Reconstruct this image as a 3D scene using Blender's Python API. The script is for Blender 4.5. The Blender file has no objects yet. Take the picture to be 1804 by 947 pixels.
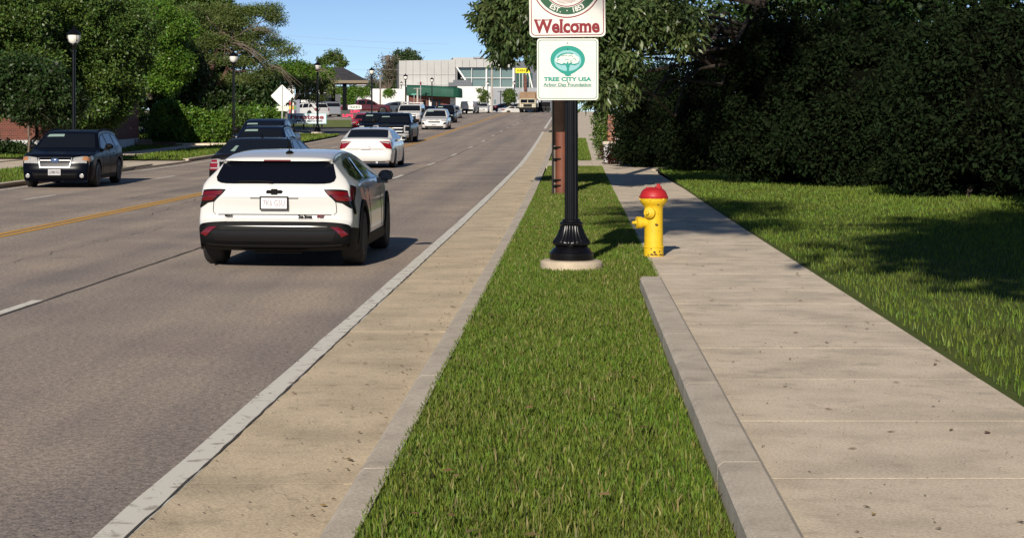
import bpy, bmesh, math, random
import numpy as np
from mathutils import Vector, Matrix

# ------------------------------------------------------------------ camera, light, world
sc = bpy.context.scene
COL = sc.collection
F = 3200.0           # focal length in pixels of the 1804-wide frame
EYE = 1.69           # eye height
cam_data = bpy.data.cameras.new("camera")
cam = bpy.data.objects.new("camera", cam_data)
COL.objects.link(cam)
cam.location = (0, 0, EYE)
cam.rotation_euler = (math.radians(90), 0, 0)
cam_data.sensor_width = 36.0
cam_data.lens = F * 36.0 / 1804.0
cam_data.shift_x = (902 - 600) / 1804.0
cam_data.shift_y = -(473.5 - 213) / 1804.0
cam_data.clip_start = 0.2
cam_data.clip_end = 6000
sc.camera = cam

SUN_EL = math.radians(25)
SUN_HEAD = math.radians(16)      # light travels this far to the right of +Y
world = bpy.data.worlds.new("World")
sc.world = world
world.use_nodes = True
nt = world.node_tree
bg = nt.nodes["Background"]
sky = nt.nodes.new("ShaderNodeTexSky")
sky.sky_type = 'NISHITA'
sky.sun_disc = False
sky.sun_elevation = SUN_EL
sky.sun_rotation = math.pi + SUN_HEAD
sky.altitude = 3000
sky.air_density = 0.62
sky.dust_density = 0.0
sky.ozone_density = 2.0
nt.links.new(sky.outputs[0], bg.inputs[0])
bg.inputs[1].default_value = 0.06

sd = bpy.data.lights.new("sun", 'SUN')
sd.energy = 3.5
sd.angle = math.radians(0.5)
sd.color = (1.0, 0.92, 0.8)
sun = bpy.data.objects.new("sun", sd)
COL.objects.link(sun)
ldir = Vector((math.sin(SUN_HEAD) * math.cos(SUN_EL), math.cos(SUN_HEAD) * math.cos(SUN_EL), -math.sin(SUN_EL)))
sun.rotation_euler = ldir.to_track_quat('-Z', 'Y').to_euler()
sun.location = (-20, -60, 40)

sc.view_settings.view_transform = 'Standard'
sc.view_settings.look = 'None'
sc.view_settings.exposure = 0.6
sc.view_settings.gamma = 1.0
sc.cycles.max_bounces = 5
sc.cycles.transparent_max_bounces = 6

rnd = random.Random(7)
npr = np.random.default_rng(11)

# ------------------------------------------------------------------ place helpers
GS = [-200, 30, 45, 55, 70, 95, 130, 150, 200, 245, 265, 285, 330, 9000]
GZ = [0, 0, .05, .11, .2, .49, 1.05, 1.36, 2.08, 2.72, 2.98, 3.08, 3.08, 3.08]
_gs = np.linspace(-200, 400, 1201)
_gz = np.interp(_gs, GS, GZ)
_k = np.ones(25) / 25
_gz = np.convolve(np.pad(_gz, 12, mode='edge'), _k, mode='valid')
def g(s): return np.interp(s, _gs, _gz)
SLOPE = 0.129
def RX(u, s): return u + SLOPE * s
def px(x, z): return (x - 600.0) * z / F          # world X of image column x at distance z
def pz(y, z): return EYE + (213.0 - y) * z / F    # world Z of image row y at distance z
HEAD = -math.atan(SLOPE)                          # rotation of things driving away along the road

# ------------------------------------------------------------------ materials
MATS = {}
def mat(name, col, rough=0.6, metal=0.0, var=0.0, scale=8.0, bump=0.0, bscale=None, coat=0.0, col2=None, detail=4.0, spec=0.5, island=0.0, trans=0.0, emit=0.0, grain=0.0, ior=0.0):
    """principled material; var = brightness noise, col2 = second colour mixed in by noise, island = random brightness per loose piece."""
    if name in MATS: return MATS[name]
    m = bpy.data.materials.new(name); m.use_nodes = True
    n = m.node_tree.nodes; l = m.node_tree.links
    b = n["Principled BSDF"]
    b.inputs["Base Color"].default_value = (*col, 1)
    b.inputs["Roughness"].default_value = rough
    b.inputs["Metallic"].default_value = metal
    b.inputs["Specular IOR Level"].default_value = spec
    if ior: b.inputs["IOR"].default_value = ior
    if coat:
        b.inputs["Coat Weight"].default_value = coat
        b.inputs["Coat Roughness"].default_value = 0.04
    if emit:
        b.inputs["Emission Color"].default_value = (*col, 1); b.inputs["Emission Strength"].default_value = emit
    tc = n.new("ShaderNodeTexCoord")
    cur = None
    if var or col2 or bump:
        nz = n.new("ShaderNodeTexNoise"); nz.inputs["Scale"].default_value = scale; nz.inputs["Detail"].default_value = detail
        l.new(tc.outputs["Object"], nz.inputs["Vector"])
        if var or col2:
            mx = n.new("ShaderNodeMix"); mx.data_type = 'RGBA'
            c2 = col2 if col2 else tuple(c * (1 - var) for c in col)
            c1 = col if col2 else tuple(min(1, c * (1 + var)) for c in col)
            mx.inputs[6].default_value = (*c1, 1); mx.inputs[7].default_value = (*c2, 1)
            rp = n.new("ShaderNodeMapRange"); rp.inputs[1].default_value = 0.3; rp.inputs[2].default_value = 0.7
            l.new(nz.outputs["Fac"], rp.inputs[0]); l.new(rp.outputs[0], mx.inputs[0])
            cur = mx.outputs[2]
        if grain and cur:                     # fine speckle and a few larger stains
            for gs, glo, ghi, ga in ((70, .35, .65, grain), (6.5, .56, .74, grain * 1.1), (1.1, .5, .75, grain * .8)):
                gz_ = n.new("ShaderNodeTexNoise"); gz_.inputs["Scale"].default_value = gs; gz_.inputs["Detail"].default_value = 6
                l.new(tc.outputs["Object"], gz_.inputs["Vector"])
                gm = n.new("ShaderNodeMapRange"); gm.inputs[1].default_value = glo; gm.inputs[2].default_value = ghi; gm.inputs[3].default_value = 1 + (ga * .5 if gs == 70 else 0); gm.inputs[4].default_value = 1 - ga
                l.new(gz_.outputs["Fac"], gm.inputs[0])
                vm = n.new("ShaderNodeVectorMath"); vm.operation = 'SCALE'; l.new(cur, vm.inputs[0]); l.new(gm.outputs[0], vm.inputs[3]); cur = vm.outputs[0]
        if bump:
            bz = n.new("ShaderNodeTexNoise"); bz.inputs["Scale"].default_value = bscale or scale * 6; bz.inputs["Detail"].default_value = 3
            l.new(tc.outputs["Object"], bz.inputs["Vector"])
            bp = n.new("ShaderNodeBump"); bp.inputs["Strength"].default_value = bump; bp.inputs["Distance"].default_value = 0.02
            l.new(bz.outputs["Fac"], bp.inputs["Height"]); l.new(bp.outputs[0], b.inputs["Normal"])
    if island:
        gi = n.new("ShaderNodeNewGeometry")
        hs = n.new("ShaderNodeHueSaturation")
        r1 = n.new("ShaderNodeMapRange"); r1.inputs[3].default_value = 1 - island; r1.inputs[4].default_value = 1 + island
        l.new(gi.outputs["Random Per Island"], r1.inputs[0]); l.new(r1.outputs[0], hs.inputs["Value"])
        r2 = n.new("ShaderNodeMath"); r2.operation = 'MULTIPLY'; r2.inputs[1].default_value = 7.31
        r3 = n.new("ShaderNodeMath"); r3.operation = 'FRACT'
        r4 = n.new("ShaderNodeMapRange"); r4.inputs[3].default_value = 0.475; r4.inputs[4].default_value = 0.525
        l.new(gi.outputs["Random Per Island"], r2.inputs[0]); l.new(r2.outputs[0], r3.inputs[0]); l.new(r3.outputs[0], r4.inputs[0]); l.new(r4.outputs[0], hs.inputs["Hue"])
        if cur: l.new(cur, hs.inputs["Color"])
        else: hs.inputs["Color"].default_value = (*col, 1)
        cur = hs.outputs[0]
    if cur: l.new(cur, b.inputs["Base Color"])
    if trans:
        tb = n.new("ShaderNodeBsdfTranslucent"); mxs = n.new("ShaderNodeMixShader"); mxs.inputs[0].default_value = trans
        if cur: l.new(cur, tb.inputs[0])
        else: tb.inputs[0].default_value = (*col, 1)
        l.new(b.outputs[0], mxs.inputs[1]); l.new(tb.outputs[0], mxs.inputs[2])
        l.new(mxs.outputs[0], n["Material Output"].inputs["Surface"])
    MATS[name] = m
    return m

# ------------------------------------------------------------------ object helpers
def tag(o, label=None, cat=None, group=None, kind=None):
    if label: o["label"] = label
    if cat: o["category"] = cat
    if group: o["group"] = group
    if kind: o["kind"] = kind
    return o
def empty(name, loc=(0, 0, 0), rz=0.0, label=None, cat=None, group=None, kind=None, parent=None):
    o = bpy.data.objects.new(name, None); COL.objects.link(o)
    o.empty_display_size = 0.2
    o.location = loc; o.rotation_euler = (0, 0, rz)
    if parent: o.parent = parent
    return tag(o, label, cat, group, kind)
def link(name, me, parent=None, m=None):
    o = bpy.data.objects.new(name, me); COL.objects.link(o)
    if m is not None and not me.materials: me.materials.append(m)
    if parent: o.parent = parent
    return o
def copy_tree(o, parent=None):
    c = o.copy(); COL.objects.link(c)
    if parent: c.parent = parent
    for ch in list(o.children): copy_tree(ch, c)
    return c

class MB:
    """collects shapes into one mesh"""
    def __init__(self): self.v = []; self.f = []
    def add(self, vs, fs):
        k = len(self.v); self.v.extend([tuple(map(float, p)) for p in vs]); self.f.extend([tuple(i + k for i in f) for f in fs]); return self
    def box(self, lo, hi, taper=None):
        x0, y0, z0 = lo; x1, y1, z1 = hi
        v = [(x0, y0, z0), (x1, y0, z0), (x1, y1, z0), (x0, y1, z0), (x0, y0, z1), (x1, y0, z1), (x1, y1, z1), (x0, y1, z1)]
        if taper:
            cx, cy = (x0 + x1) / 2, (y0 + y1) / 2
            v[4:] = [(cx + (x - cx) * taper, cy + (y - cy) * taper, z) for x, y, z in v[4:]]
        return self.add(v, [(3, 2, 1, 0), (4, 5, 6, 7), (0, 1, 5, 4), (1, 2, 6, 5), (2, 3, 7, 6), (3, 0, 4, 7)])
    def rbox(self, lo, hi, r=0.02):
        """box with chamfered vertical and top edges"""
        x0, y0, z0 = lo; x1, y1, z1 = hi
        ring = lambda q, z: [(x0 + q + r, y0 + q, z), (x1 - q - r, y0 + q, z), (x1 - q, y0 + q + r, z), (x1 - q, y1 - q - r, z), (x1 - q - r, y1 - q, z), (x0 + q + r, y1 - q, z), (x0 + q, y1 - q - r, z), (x0 + q, y0 + q + r, z)]
        vs = ring(0, z0) + ring(0, z1 - r) + ring(r * .8, z1)
        fs = [(i, (i + 1) % 8, (i + 1) % 8 + 8, i + 8) for i in range(8)] + [(i + 8, (i + 1) % 8 + 8, (i + 1) % 8 + 16, i + 16) for i in range(8)] + [tuple(range(16, 24)), tuple(range(7, -1, -1))]
        return self.add(vs, fs)
    def tube(self, pts, rad, n=8, cap=True):
        pts = [Vector(p) for p in pts]
        if not hasattr(rad, '__len__'): rad = [rad] * len(pts)
        vs = []; up = Vector((0, 0, 1))
        for i, p in enumerate(pts):
            d = (pts[min(i + 1, len(pts) - 1)] - pts[max(i - 1, 0)]).normalized()
            a = d.cross(up)
            if a.length < 1e-3: a = d.cross(Vector((0, 1, 0)))
            a.normalize(); b = d.cross(a).normalized()
            for k in range(n):
                t = 2 * math.pi * k / n
                vs.append(p + (a * math.cos(t) + b * math.sin(t)) * rad[i])
        fs = []
        for i in range(len(pts) - 1):
            for k in range(n):
                fs.append((i * n + k, i * n + (k + 1) % n, (i + 1) * n + (k + 1) % n, (i + 1) * n + k))
        if cap: fs += [tuple(range(n - 1, -1, -1)), tuple(range((len(pts) - 1) * n, len(pts) * n))]
        return self.add(vs, fs)
    def lathe(self, prof, n=24, c=(0, 0, 0), flute=None, axis='z'):
        """prof: (radius, height) from bottom up; flute(k, i) scales a radius"""
        vs = []
        for i, (r, h) in enumerate(prof):
            for k in range(n):
                t = 2 * math.pi * k / n; q = r * (flute(k, i) if flute else 1)
                p = (q * math.cos(t), q * math.sin(t), h)
                if axis == 'x': p = (h, p[0], p[1])
                elif axis == 'y': p = (p[0], h, p[1])
                vs.append((p[0] + c[0], p[1] + c[1], p[2] + c[2]))
        fs = []
        for i in range(len(prof) - 1):
            for k in range(n):
                fs.append((i * n + k, i * n + (k + 1) % n, (i + 1) * n + (k + 1) % n, (i + 1) * n + k))
        fs += [tuple(range(n - 1, -1, -1)), tuple(range((len(prof) - 1) * n, len(prof) * n))]
        return self.add(vs, fs)
    def prism(self, pts, y0, y1):
        """outline in x,z pushed from y0 to y1"""
        n = len(pts)
        vs = [(x, y0, z) for x, z in pts] + [(x, y1, z) for x, z in pts]
        return self.add(vs, [tuple(range(n)), tuple(range(2 * n - 1, n - 1, -1))] + [(i, i + n, (i + 1) % n + n, (i + 1) % n) for i in range(n)])
    def grid(self, G, flip=False):
        G = np.asarray(G, float); a, b = G.shape[:2]
        fs = []
        for i in range(a - 1):
            for j in range(b - 1):
                q = (i * b + j, i * b + j + 1, (i + 1) * b + j + 1, (i + 1) * b + j)
                fs.append(q[::-1] if flip else q)
        return self.add(G.reshape(-1, 3), fs)
    def mesh(self, name, smooth=None):
        me = bpy.data.meshes.new(name); me.from_pydata(self.v, [], self.f); me.validate()
        if smooth is not None:
            me.polygons.foreach_set("use_smooth", [True] * len(me.polygons))
            if smooth < 180:
                me.set_sharp_from_angle(angle=math.radians(smooth))
        return me
    def build(self, name, m, parent=None, smooth=None, fixn=False):
        me = self.mesh(name, smooth)
        if fixn:
            bm = bmesh.new(); bm.from_mesh(me); bmesh.ops.recalc_face_normals(bm, faces=bm.faces); bm.to_mesh(me); bm.free()
        me.materials.append(m)
        return link(name, me, parent)

def np_mesh(name, V, Fq, m, parent=None, smooth=False):
    """V (n,3), Fq (k,c) arrays -> object"""
    me = bpy.data.meshes.new(name)
    V = np.ascontiguousarray(V, dtype=np.float32); Fq = np.ascontiguousarray(Fq, dtype=np.int32)
    k, c = Fq.shape
    me.vertices.add(len(V)); me.vertices.foreach_set("co", V.ravel())
    me.loops.add(k * c); me.loops.foreach_set("vertex_index", Fq.ravel())
    me.polygons.add(k); me.polygons.foreach_set("loop_start", np.arange(0, k * c, c, dtype=np.int32))
    me.update(calc_edges=True)
    if smooth: me.polygons.foreach_set("use_smooth", [True] * k)
    me.materials.append(m)
    return link(name, me, parent)

def text(name, body, size, m, parent=None, loc=(0, 0, 0), rot=(math.pi / 2, 0, 0), depth=0.003, width=None, bold=0.0, align='CENTER', shear=0.0):
    cu = bpy.data.curves.new(name, 'FONT'); cu.body = body; cu.size = size; cu.align_x = align; cu.align_y = 'CENTER'
    cu.extrude = depth; cu.offset = bold; cu.shear = shear; cu.resolution_u = 3
    t = bpy.data.objects.new(name, cu); COL.objects.link(t)
    dg = bpy.context.evaluated_depsgraph_get()
    me = bpy.data.meshes.new_from_object(t.evaluated_get(dg))
    bpy.data.objects.remove(t)
    if width and len(me.vertices):
        xs = [v.co.x for v in me.vertices]; k = width / (max(xs) - min(xs))
        for v in me.vertices: v.co.x *= k
    me.materials.clear(); me.materials.append(m)
    o = link(name, me, parent); o.location = loc; o.rotation_euler = rot
    return o
# ------------------------------------------------------------------ setting: ground, road, kerbs, pavements, lawns
def strip_grid(us, ss, dz):
    """rows along s, columns along u; dz number or function (u, s)"""
    U, S = np.meshgrid(us, ss)
    Z = g(S) + (dz(U, S) if callable(dz) else dz)
    return np.stack([RX(U, S), S, Z], axis=-1)

def asphalt_mat():
    m = mat("asphalt", (0.3, 0.27, 0.24), rough=0.85, spec=0.25)
    n = m.node_tree.nodes; l = m.node_tree.links; b = n["Principled BSDF"]
    tc = n.new("ShaderNodeTexCoord")
    sep = n.new("ShaderNodeSeparateXYZ"); l.new(tc.outputs["Object"], sep.inputs[0])
    # across-road coordinate u = x - SLOPE*y
    mu = n.new("ShaderNodeMath"); mu.operation = 'MULTIPLY_ADD'; mu.inputs[1].default_value = -SLOPE
    l.new(sep.outputs[1], mu.inputs[0]); l.new(sep.outputs[0], mu.inputs[2])
    cmb = n.new("ShaderNodeCombineXYZ"); l.new(mu.outputs[0], cmb.inputs[0])
    sy = n.new("ShaderNodeMath"); sy.operation = 'MULTIPLY'; sy.inputs[1].default_value = 0.03
    l.new(sep.outputs[1], sy.inputs[0]); l.new(sy.outputs[0], cmb.inputs[1])
    lane = n.new("ShaderNodeTexNoise"); lane.inputs["Scale"].default_value = 1.1; lane.inputs["Detail"].default_value = 3
    l.new(cmb.outputs[0], lane.inputs["Vector"])
    blot = n.new("ShaderNodeTexNoise"); blot.inputs["Scale"].default_value = 0.5; blot.inputs["Detail"].default_value = 5
    l.new(tc.outputs["Object"], blot.inputs["Vector"])
    grain = n.new("ShaderNodeTexNoise"); grain.inputs["Scale"].default_value = 75; grain.inputs["Detail"].default_value = 5
    l.new(tc.outputs["Object"], grain.inputs["Vector"])
    def mixc(a, c, fac, lo=0.35, hi=0.65):
        mr = n.new("ShaderNodeMapRange"); mr.inputs[1].default_value = lo; mr.inputs[2].default_value = hi
        l.new(fac, mr.inputs[0])
        mx = n.new("ShaderNodeMix"); mx.data_type = 'RGBA'; l.new(mr.outputs[0], mx.inputs[0])
        if isinstance(a, tuple): mx.inputs[6].default_value = (*a, 1)
        else: l.new(a, mx.inputs[6])
        if isinstance(c, tuple): mx.inputs[7].default_value = (*c, 1)
        else: l.new(c, mx.inputs[7])
        return mx
    base = mixc((0.41, 0.34, 0.275), (0.285, 0.247, 0.218), lane.outputs["Fac"])
    bl = mixc((1.1, 1.08, 1.04), (0.86, 0.85, 0.88), blot.outputs["Fac"])
    m1 = n.new("ShaderNodeMix"); m1.data_type = 'RGBA'; m1.blend_type = 'MULTIPLY'; m1.inputs[0].default_value = 1
    l.new(base.outputs[2], m1.inputs[6]); l.new(bl.outputs[2], m1.inputs[7])
    gr = mixc((1.5, 1.47, 1.44), (0.52, 0.52, 0.53), grain.outputs["Fac"], 0.3, 0.7)
    m2 = n.new("ShaderNodeMix"); m2.data_type = 'RGBA'; m2.blend_type = 'MULTIPLY'; m2.inputs[0].default_value = 1
    l.new(m1.outputs[2], m2.inputs[6]); l.new(gr.outputs[2], m2.inputs[7])
    sp = n.new("ShaderNodeTexNoise"); sp.inputs["Scale"].default_value = 24; sp.inputs["Detail"].default_value = 1
    l.new(tc.outputs["Object"], sp.inputs["Vector"])
    spc = mixc((1.16, 1.15, 1.12), (0.8, 0.8, 0.81), sp.outputs["Fac"], 0.38, 0.62)
    m3 = n.new("ShaderNodeMix"); m3.data_type = 'RGBA'; m3.blend_type = 'MULTIPLY'; m3.inputs[0].default_value = 1
    l.new(m2.outputs[2], m3.inputs[6]); l.new(spc.outputs[2], m3.inputs[7])
    l.new(m3.outputs[2], b.inputs["Base Color"])
    bp = n.new("ShaderNodeBump"); bp.inputs["Strength"].default_value = 0.16; bp.inputs["Distance"].default_value = 0.01
    l.new(grain.outputs["Fac"], bp.inputs["Height"]); l.new(bp.outputs[0], b.inputs["Normal"])
    return m
ASPH = asphalt_mat()
CONC = mat("concrete", (0.65, 0.525, 0.36), rough=0.85, var=0.16, scale=1.6, bump=0.15, bscale=60, detail=7, spec=0.25, grain=.22)
CONC2 = mat("kerb_concrete", (0.58, 0.5, 0.4), rough=0.85, var=0.13, scale=3, bump=0.15, bscale=60, detail=6, spec=0.25, grain=.2)
WALK = mat("pavement_concrete", (0.69, 0.58, 0.445), rough=0.85, var=0.12, scale=2.2, bump=0.15, bscale=70, detail=6, spec=0.25, grain=.2)
SOIL = mat("lawn_soil", (0.07, 0.095, 0.022), rough=0.95, col2=(0.095, 0.115, 0.03), scale=1.5, bump=0.6, bscale=30, spec=0.1)
FARG = mat("ground_earth", (0.09, 0.11, 0.045), rough=0.95, col2=(0.13, 0.12, 0.07), scale=0.12, spec=0.1)
DARKS = mat("joint_dark", (0.06, 0.05, 0.04), rough=0.9, var=0.3, scale=20)
def paint_mat(name, c, under, amount):
    """road paint worn through to the asphalt"""
    m = mat(name, c, rough=0.75, spec=0.3)
    n = m.node_tree.nodes; l = m.node_tree.links; b = n["Principled BSDF"]
    tc = n.new("ShaderNodeTexCoord"); nz = n.new("ShaderNodeTexNoise"); nz.inputs["Scale"].default_value = 9; nz.inputs["Detail"].default_value = 8
    l.new(tc.outputs["Object"], nz.inputs["Vector"])
    mr = n.new("ShaderNodeMapRange"); mr.inputs[1].default_value = 0.62 - amount; mr.inputs[2].default_value = 0.7 - amount * .5
    l.new(nz.outputs["Fac"], mr.inputs[0])
    mx = n.new("ShaderNodeMix"); mx.data_type = 'RGBA'; mx.inputs[6].default_value = (*c, 1); mx.inputs[7].default_value = (*under, 1)
    l.new(mr.outputs[0], mx.inputs[0]); l.new(mx.outputs[2], b.inputs["Base Color"])
    return m
YEL = paint_mat("yellow_road_paint", (0.68, 0.35, 0.045), (0.32, 0.22, 0.1), 0.02)
WHT = paint_mat("white_road_paint", (0.74, 0.7, 0.61), (0.42, 0.37, 0.31), 0.07)

ss_all = np.concatenate([np.arange(-30, 6, 4), np.arange(6, 40, 1.0), np.arange(40, 130, 2.5), np.arange(130, 345, 5)])
o = MB().grid([[(x, s, float(g(s)) - 0.16) for x in np.linspace(-1500, 1500, 13)] for s in list(np.arange(-160, 340, 10)) + [400, 600, 1000, 1800, 3200]], flip=False).build("ground", FARG); tag(o, kind='structure')

road = empty("road", kind='structure')
MB().grid(strip_grid(np.linspace(-14.6, -1.86, 14), ss_all, 0.0)).build("road_surface", ASPH, road)
def line_strip(name, u, w, s0, s1, m, dz=0.005, step=2.0, jit=0.0, parent=road):
    ss = np.arange(s0, s1 + step * .5, step) if s1 - s0 > step else np.array([s0, s1])
    rows = []
    for s in ss:
        uu = u(s) if callable(u) else u
        a = uu - w / 2 + rnd.uniform(-jit, jit); b = uu + w / 2 + rnd.uniform(-jit, jit)
        rows.append([(RX(a, s), s, float(g(s)) + dz), (RX(b, s), s, float(g(s)) + dz)])
    return MB().grid(rows).build(name, m, parent)
line_strip("yellow_line", lambda s: -8.57 - max(0, s - 110) * .006, 0.11, -20, 270, YEL, jit=0.006)
line_strip("yellow_line", lambda s: -8.37 - max(0, s - 110) * .006, 0.11, -20, 270, YEL, jit=0.006)
def edge_u(s): return -1.88 - max(0, s - 60) * .0045
line_strip("edge_line", edge_u, 0.15, -20, 124, WHT, jit=0.006, step=1.0)
line_strip("edge_line", edge_u, 0.2, 134, 250, WHT, jit=0.01, step=4.0)
for k in range(-1, 19):                                   # dashes, three metres long, every twelve
    s0 = 15.6 + 12.12 * k
    if s0 > 5: line_strip("lane_dash", -5.06, 0.115, s0 - 1.5, s0 + 1.5, WHT, jit=0.01, step=0.75)
line_strip("lane_seam", -4.99, 0.042, -20, 47, DARKS, dz=0.003, step=0.35, jit=0.011)
line_strip("lane_seam", -4.97, 0.03, 47, 150, DARKS, dz=0.003, step=2, jit=0.01)
for k in range(-1, 9):
    s0 = 35.5 + 12.12 * k
    line_strip("lane_dash", -11.62, 0.1, s0 + .2 - 1.5 + 4, s0 + 1.5 + 4, WHT, jit=0.008, step=1.2)
line_strip("edge_line", lambda s: -13.62 - max(0, s - 64) * .014, 0.1, -10, 52, WHT, jit=0.008)
line_strip("edge_line", lambda s: -13.62 - max(0, s - 64) * .014, 0.1, 57, 112, WHT, jit=0.008)
for k in range(34):                                       # cracks and rubbed streaks
    s0 = rnd.uniform(9, 75); u0 = rnd.uniform(-13, -2.3)
    n = rnd.randint(2, 5)
    rows = []
    for i in range(n):
        s = s0 + i * 0.05; w = rnd.uniform(.004, .012) * (s0 / 25)
        uu = u0 + i * rnd.uniform(.06, .16)
        rows.append([(RX(uu, s - w), s - w, float(g(s)) + .003), (RX(uu, s + w), s + w, float(g(s)) + .003)])
    MB().grid(rows).build("crack", DARKS, road)
for (u0, s0, du, ds, n) in ((-6.8, 20, .3, 9, 50), (-2.9, 27, -1.6, 1.5, 30), (-7.6, 32, -.7, 12, 50), (-9.6, 38, .8, 20, 50), (-3.9, 10, -.5, 3, 30)):
    rows = []; uu = u0; w = .006
    for i in range(n):                                    # long wandering cracks
        t = i / (n - 1); uu = u0 + du * t + .05 * math.sin(i * .9) + rnd.uniform(-.03, .03); s = s0 + ds * t + rnd.uniform(-.03, .03)
        w = rnd.uniform(.001, .005) * max(1, s / 22); ax = (1, .0) if abs(ds) > abs(du) else (0, 1.6)
        rows.append([(RX(uu - w * ax[0], s - w * ax[1]), s - w * ax[1], float(g(s)) + .0035), (RX(uu + w * ax[0], s + w * ax[1]), s + w * ax[1], float(g(s)) + .0035)])
    MB().grid(rows).build("crack", DARKS, road)
# dark crumbled joint between asphalt and gutter
line_strip("gutter_joint", lambda s: edge_u(s) + .068 + .003 * math.sin(s * .7), 0.012, 5, 60, DARKS, dz=0.0085, step=0.17, jit=0.005)

gutter = empty("gutter", kind='structure')
kerb = empty("kerb", kind='structure')
def kerb_in(s): return -1.03 - max(0, s - 24) * .0035
def kerb_out(s): return -0.84 - max(0, s - 30) * .003
def slab(name, ua, ub, s0, s1, top, m, parent, drop=0.12, gap=0.012, cr=0.003, tilt=0.0):
    """one slab with a slightly eased edge; ua, ub: u at its sides (functions of s or numbers)"""
    fa = ua if callable(ua) else (lambda s, q=ua: q); fb = ub if callable(ub) else (lambda s, q=ub: q)
    a0, a1 = s0 + gap / 2, s1 - gap / 2
    def P(u, s, h): return (RX(u, s), s, float(g(s)) + h)
    vs = []
    for (e, h) in ((0, top - drop), (0, top - cr), (cr, top)):
        vs += [P(fa(a0) + e, a0 + e, h), P(fb(a0) - e, a0 + e, h + tilt), P(fb(a1) - e, a1 - e, h + tilt), P(fa(a1) + e, a1 - e, h)]
    fs = [(0, 1, 5, 4), (1, 2, 6, 5), (2, 3, 7, 6), (3, 0, 4, 7), (4, 5, 9, 8), (5, 6, 10, 9), (6, 7, 11, 10), (7, 4, 8, 11), (8, 9, 10, 11)]
    return MB().add(vs, fs).build(name, m, parent)
s = 5.4
while s < 120:
    slab("gutter_slab", lambda q: edge_u(q) + .045, kerb_in, s, s + 3.05, 0.004 + rnd.uniform(-.0006, .0006), CONC, gutter, gap=0.012, cr=.001)
    s += 3.05
slab("gutter_slab", lambda q: edge_u(q) + .045, kerb_in, s, 250, 0.003, CONC, gutter)
def kerb_piece(s0, s1, h0, h1, parent, ui, uo, m=CONC2):
    rows = []
    n = 5
    for i in range(n):
        t = i / (n - 1); s = s0 + .006 + (s1 - s0 - .012) * t; h = h0 + (h1 - h0) * t
        a, b = ui(s), uo(s); z = float(g(s))
        rows.append([(RX(a, s), s, z - .05), (RX(a, s), s, z + .012), (RX(a + .035, s), s, z + h * .75), (RX(a + .065, s), s, z + h), (RX(b, s), s, z + h + .004), (RX(b, s), s, z - .05)])
    mb = MB().grid(rows, flip=True)
    mb.f.append((5, 4, 3, 2, 1, 0)); k = (n - 1) * 6; mb.f.append((k, k + 1, k + 2, k + 3, k + 4, k + 5))
    return mb.build("kerb_section", m, parent)
KH = 0.095
s = 5.3
while s < 150:
    L = 3.05
    h0 = 0.03 if 58 < s < 66 else KH; h1 = 0.03 if 58 < s + L < 66 else KH
    kerb_piece(s, s + L, h0, h1, kerb, kerb_in, kerb_out)
    s += L
left_kerb = empty("kerb", kind='structure')
def lk_in(s): return -14.0 - max(0, s - 50) * .016
s = 12.0
while s < 112:
    if not (59 < s < 66):
        kerb_piece(s, s + 3.05, KH + .02, KH + .02, left_kerb, lk_in, lambda q: lk_in(q) - .16)
    s += 3.05
for i in range(7):                                       # rounded end of the kerb at the side street
    a0, a1 = i * .22, (i + 1) * .22
    c = (RX(lk_in(112.2) - 1.3, 112.2), 112.2)
    def arc(a, r): return (c[0] + r * math.cos(a), c[1] + r * math.sin(a) * 1.6)
    v = []
    for a in (a0, a1):
        for (r, h) in ((1.3, -.05), (1.3, .08), (1.24, .115), (1.12, .115)):
            p = arc(a, r); v.append((p[0], p[1], float(g(p[1])) + h))
    MB().add(v, [(0, 4, 5, 1), (1, 5, 6, 2), (2, 6, 7, 3)]).build("kerb_section", CONC2, left_kerb)

pavement = empty("sidewalk", kind='structure')
MB().grid(strip_grid([-1.8, -1.08], np.arange(5.4, 130, 2), .0027)).build("joint_dirt", DARKS, gutter)
MB().grid(strip_grid([.86, 2.5], np.arange(5, 44, 2), .0966)).build("joint_dirt", DARKS, pavement)
def wl(s): return 0.85 - max(0, s - 40) * .012
def wr(s): return 2.52 - max(0, s - 40) * .012
s = 5.0
while s < 100:
    slab("sidewalk_slab", wl, wr, s, s + 1.55, 0.098 + rnd.uniform(-.0007, .0007), WALK, pavement, gap=0.013, cr=.001)
    s += 1.55
for s0, s1 in ((57.8, 60.3), (60.3, 62.9), (62.9, 65.4)):  # drive crossing the verge
    slab("driveway_slab", lambda q: kerb_out(q) + .01, lambda q: wl(q) - .01, s0, s1, 0.092, WALK, pavement, gap=0.02)
    slab("driveway_slab", lambda q: wr(q) + .01, lambda q: wr(q) + 3.2, s0 - 2.5, s1 - 2, 0.105, WALK, pavement, gap=0.02)
o = MB().grid(strip_grid(np.linspace(-.3, 6, 4), np.arange(100, 300, 5), .08)).build("sidewalk", WALK); tag(o, kind='structure')

# kerb edging between verge and pavement, close to the camera
edging = empty("edging_kerb", kind='structure')
s = 17.55
first = True
while s > 4:
    L = 2.4
    a0, a1 = s - L + .01, s
    v = []
    for (q, hh) in ((a1, .145 if first else .2), (a1 - .12, .2), (a0, .2)):
        z = float(g(q))
        v.append([(RX(.62, q), q, z - .02), (RX(.625, q), q, z + hh - .02), (RX(.65, q), q, z + hh), (RX(.81, q), q, z + hh), (RX(.838, q), q, z + hh - .03), (RX(.84, q), q, z - .02)])
    mb = MB().grid(v); mb.f.append((0, 1, 2, 3, 4, 5)); mb.f.append((17, 16, 15, 14, 13, 12))
    mb.build("kerb_section", CONC2, edging, fixn=True)
    s -= L; first = False

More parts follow.
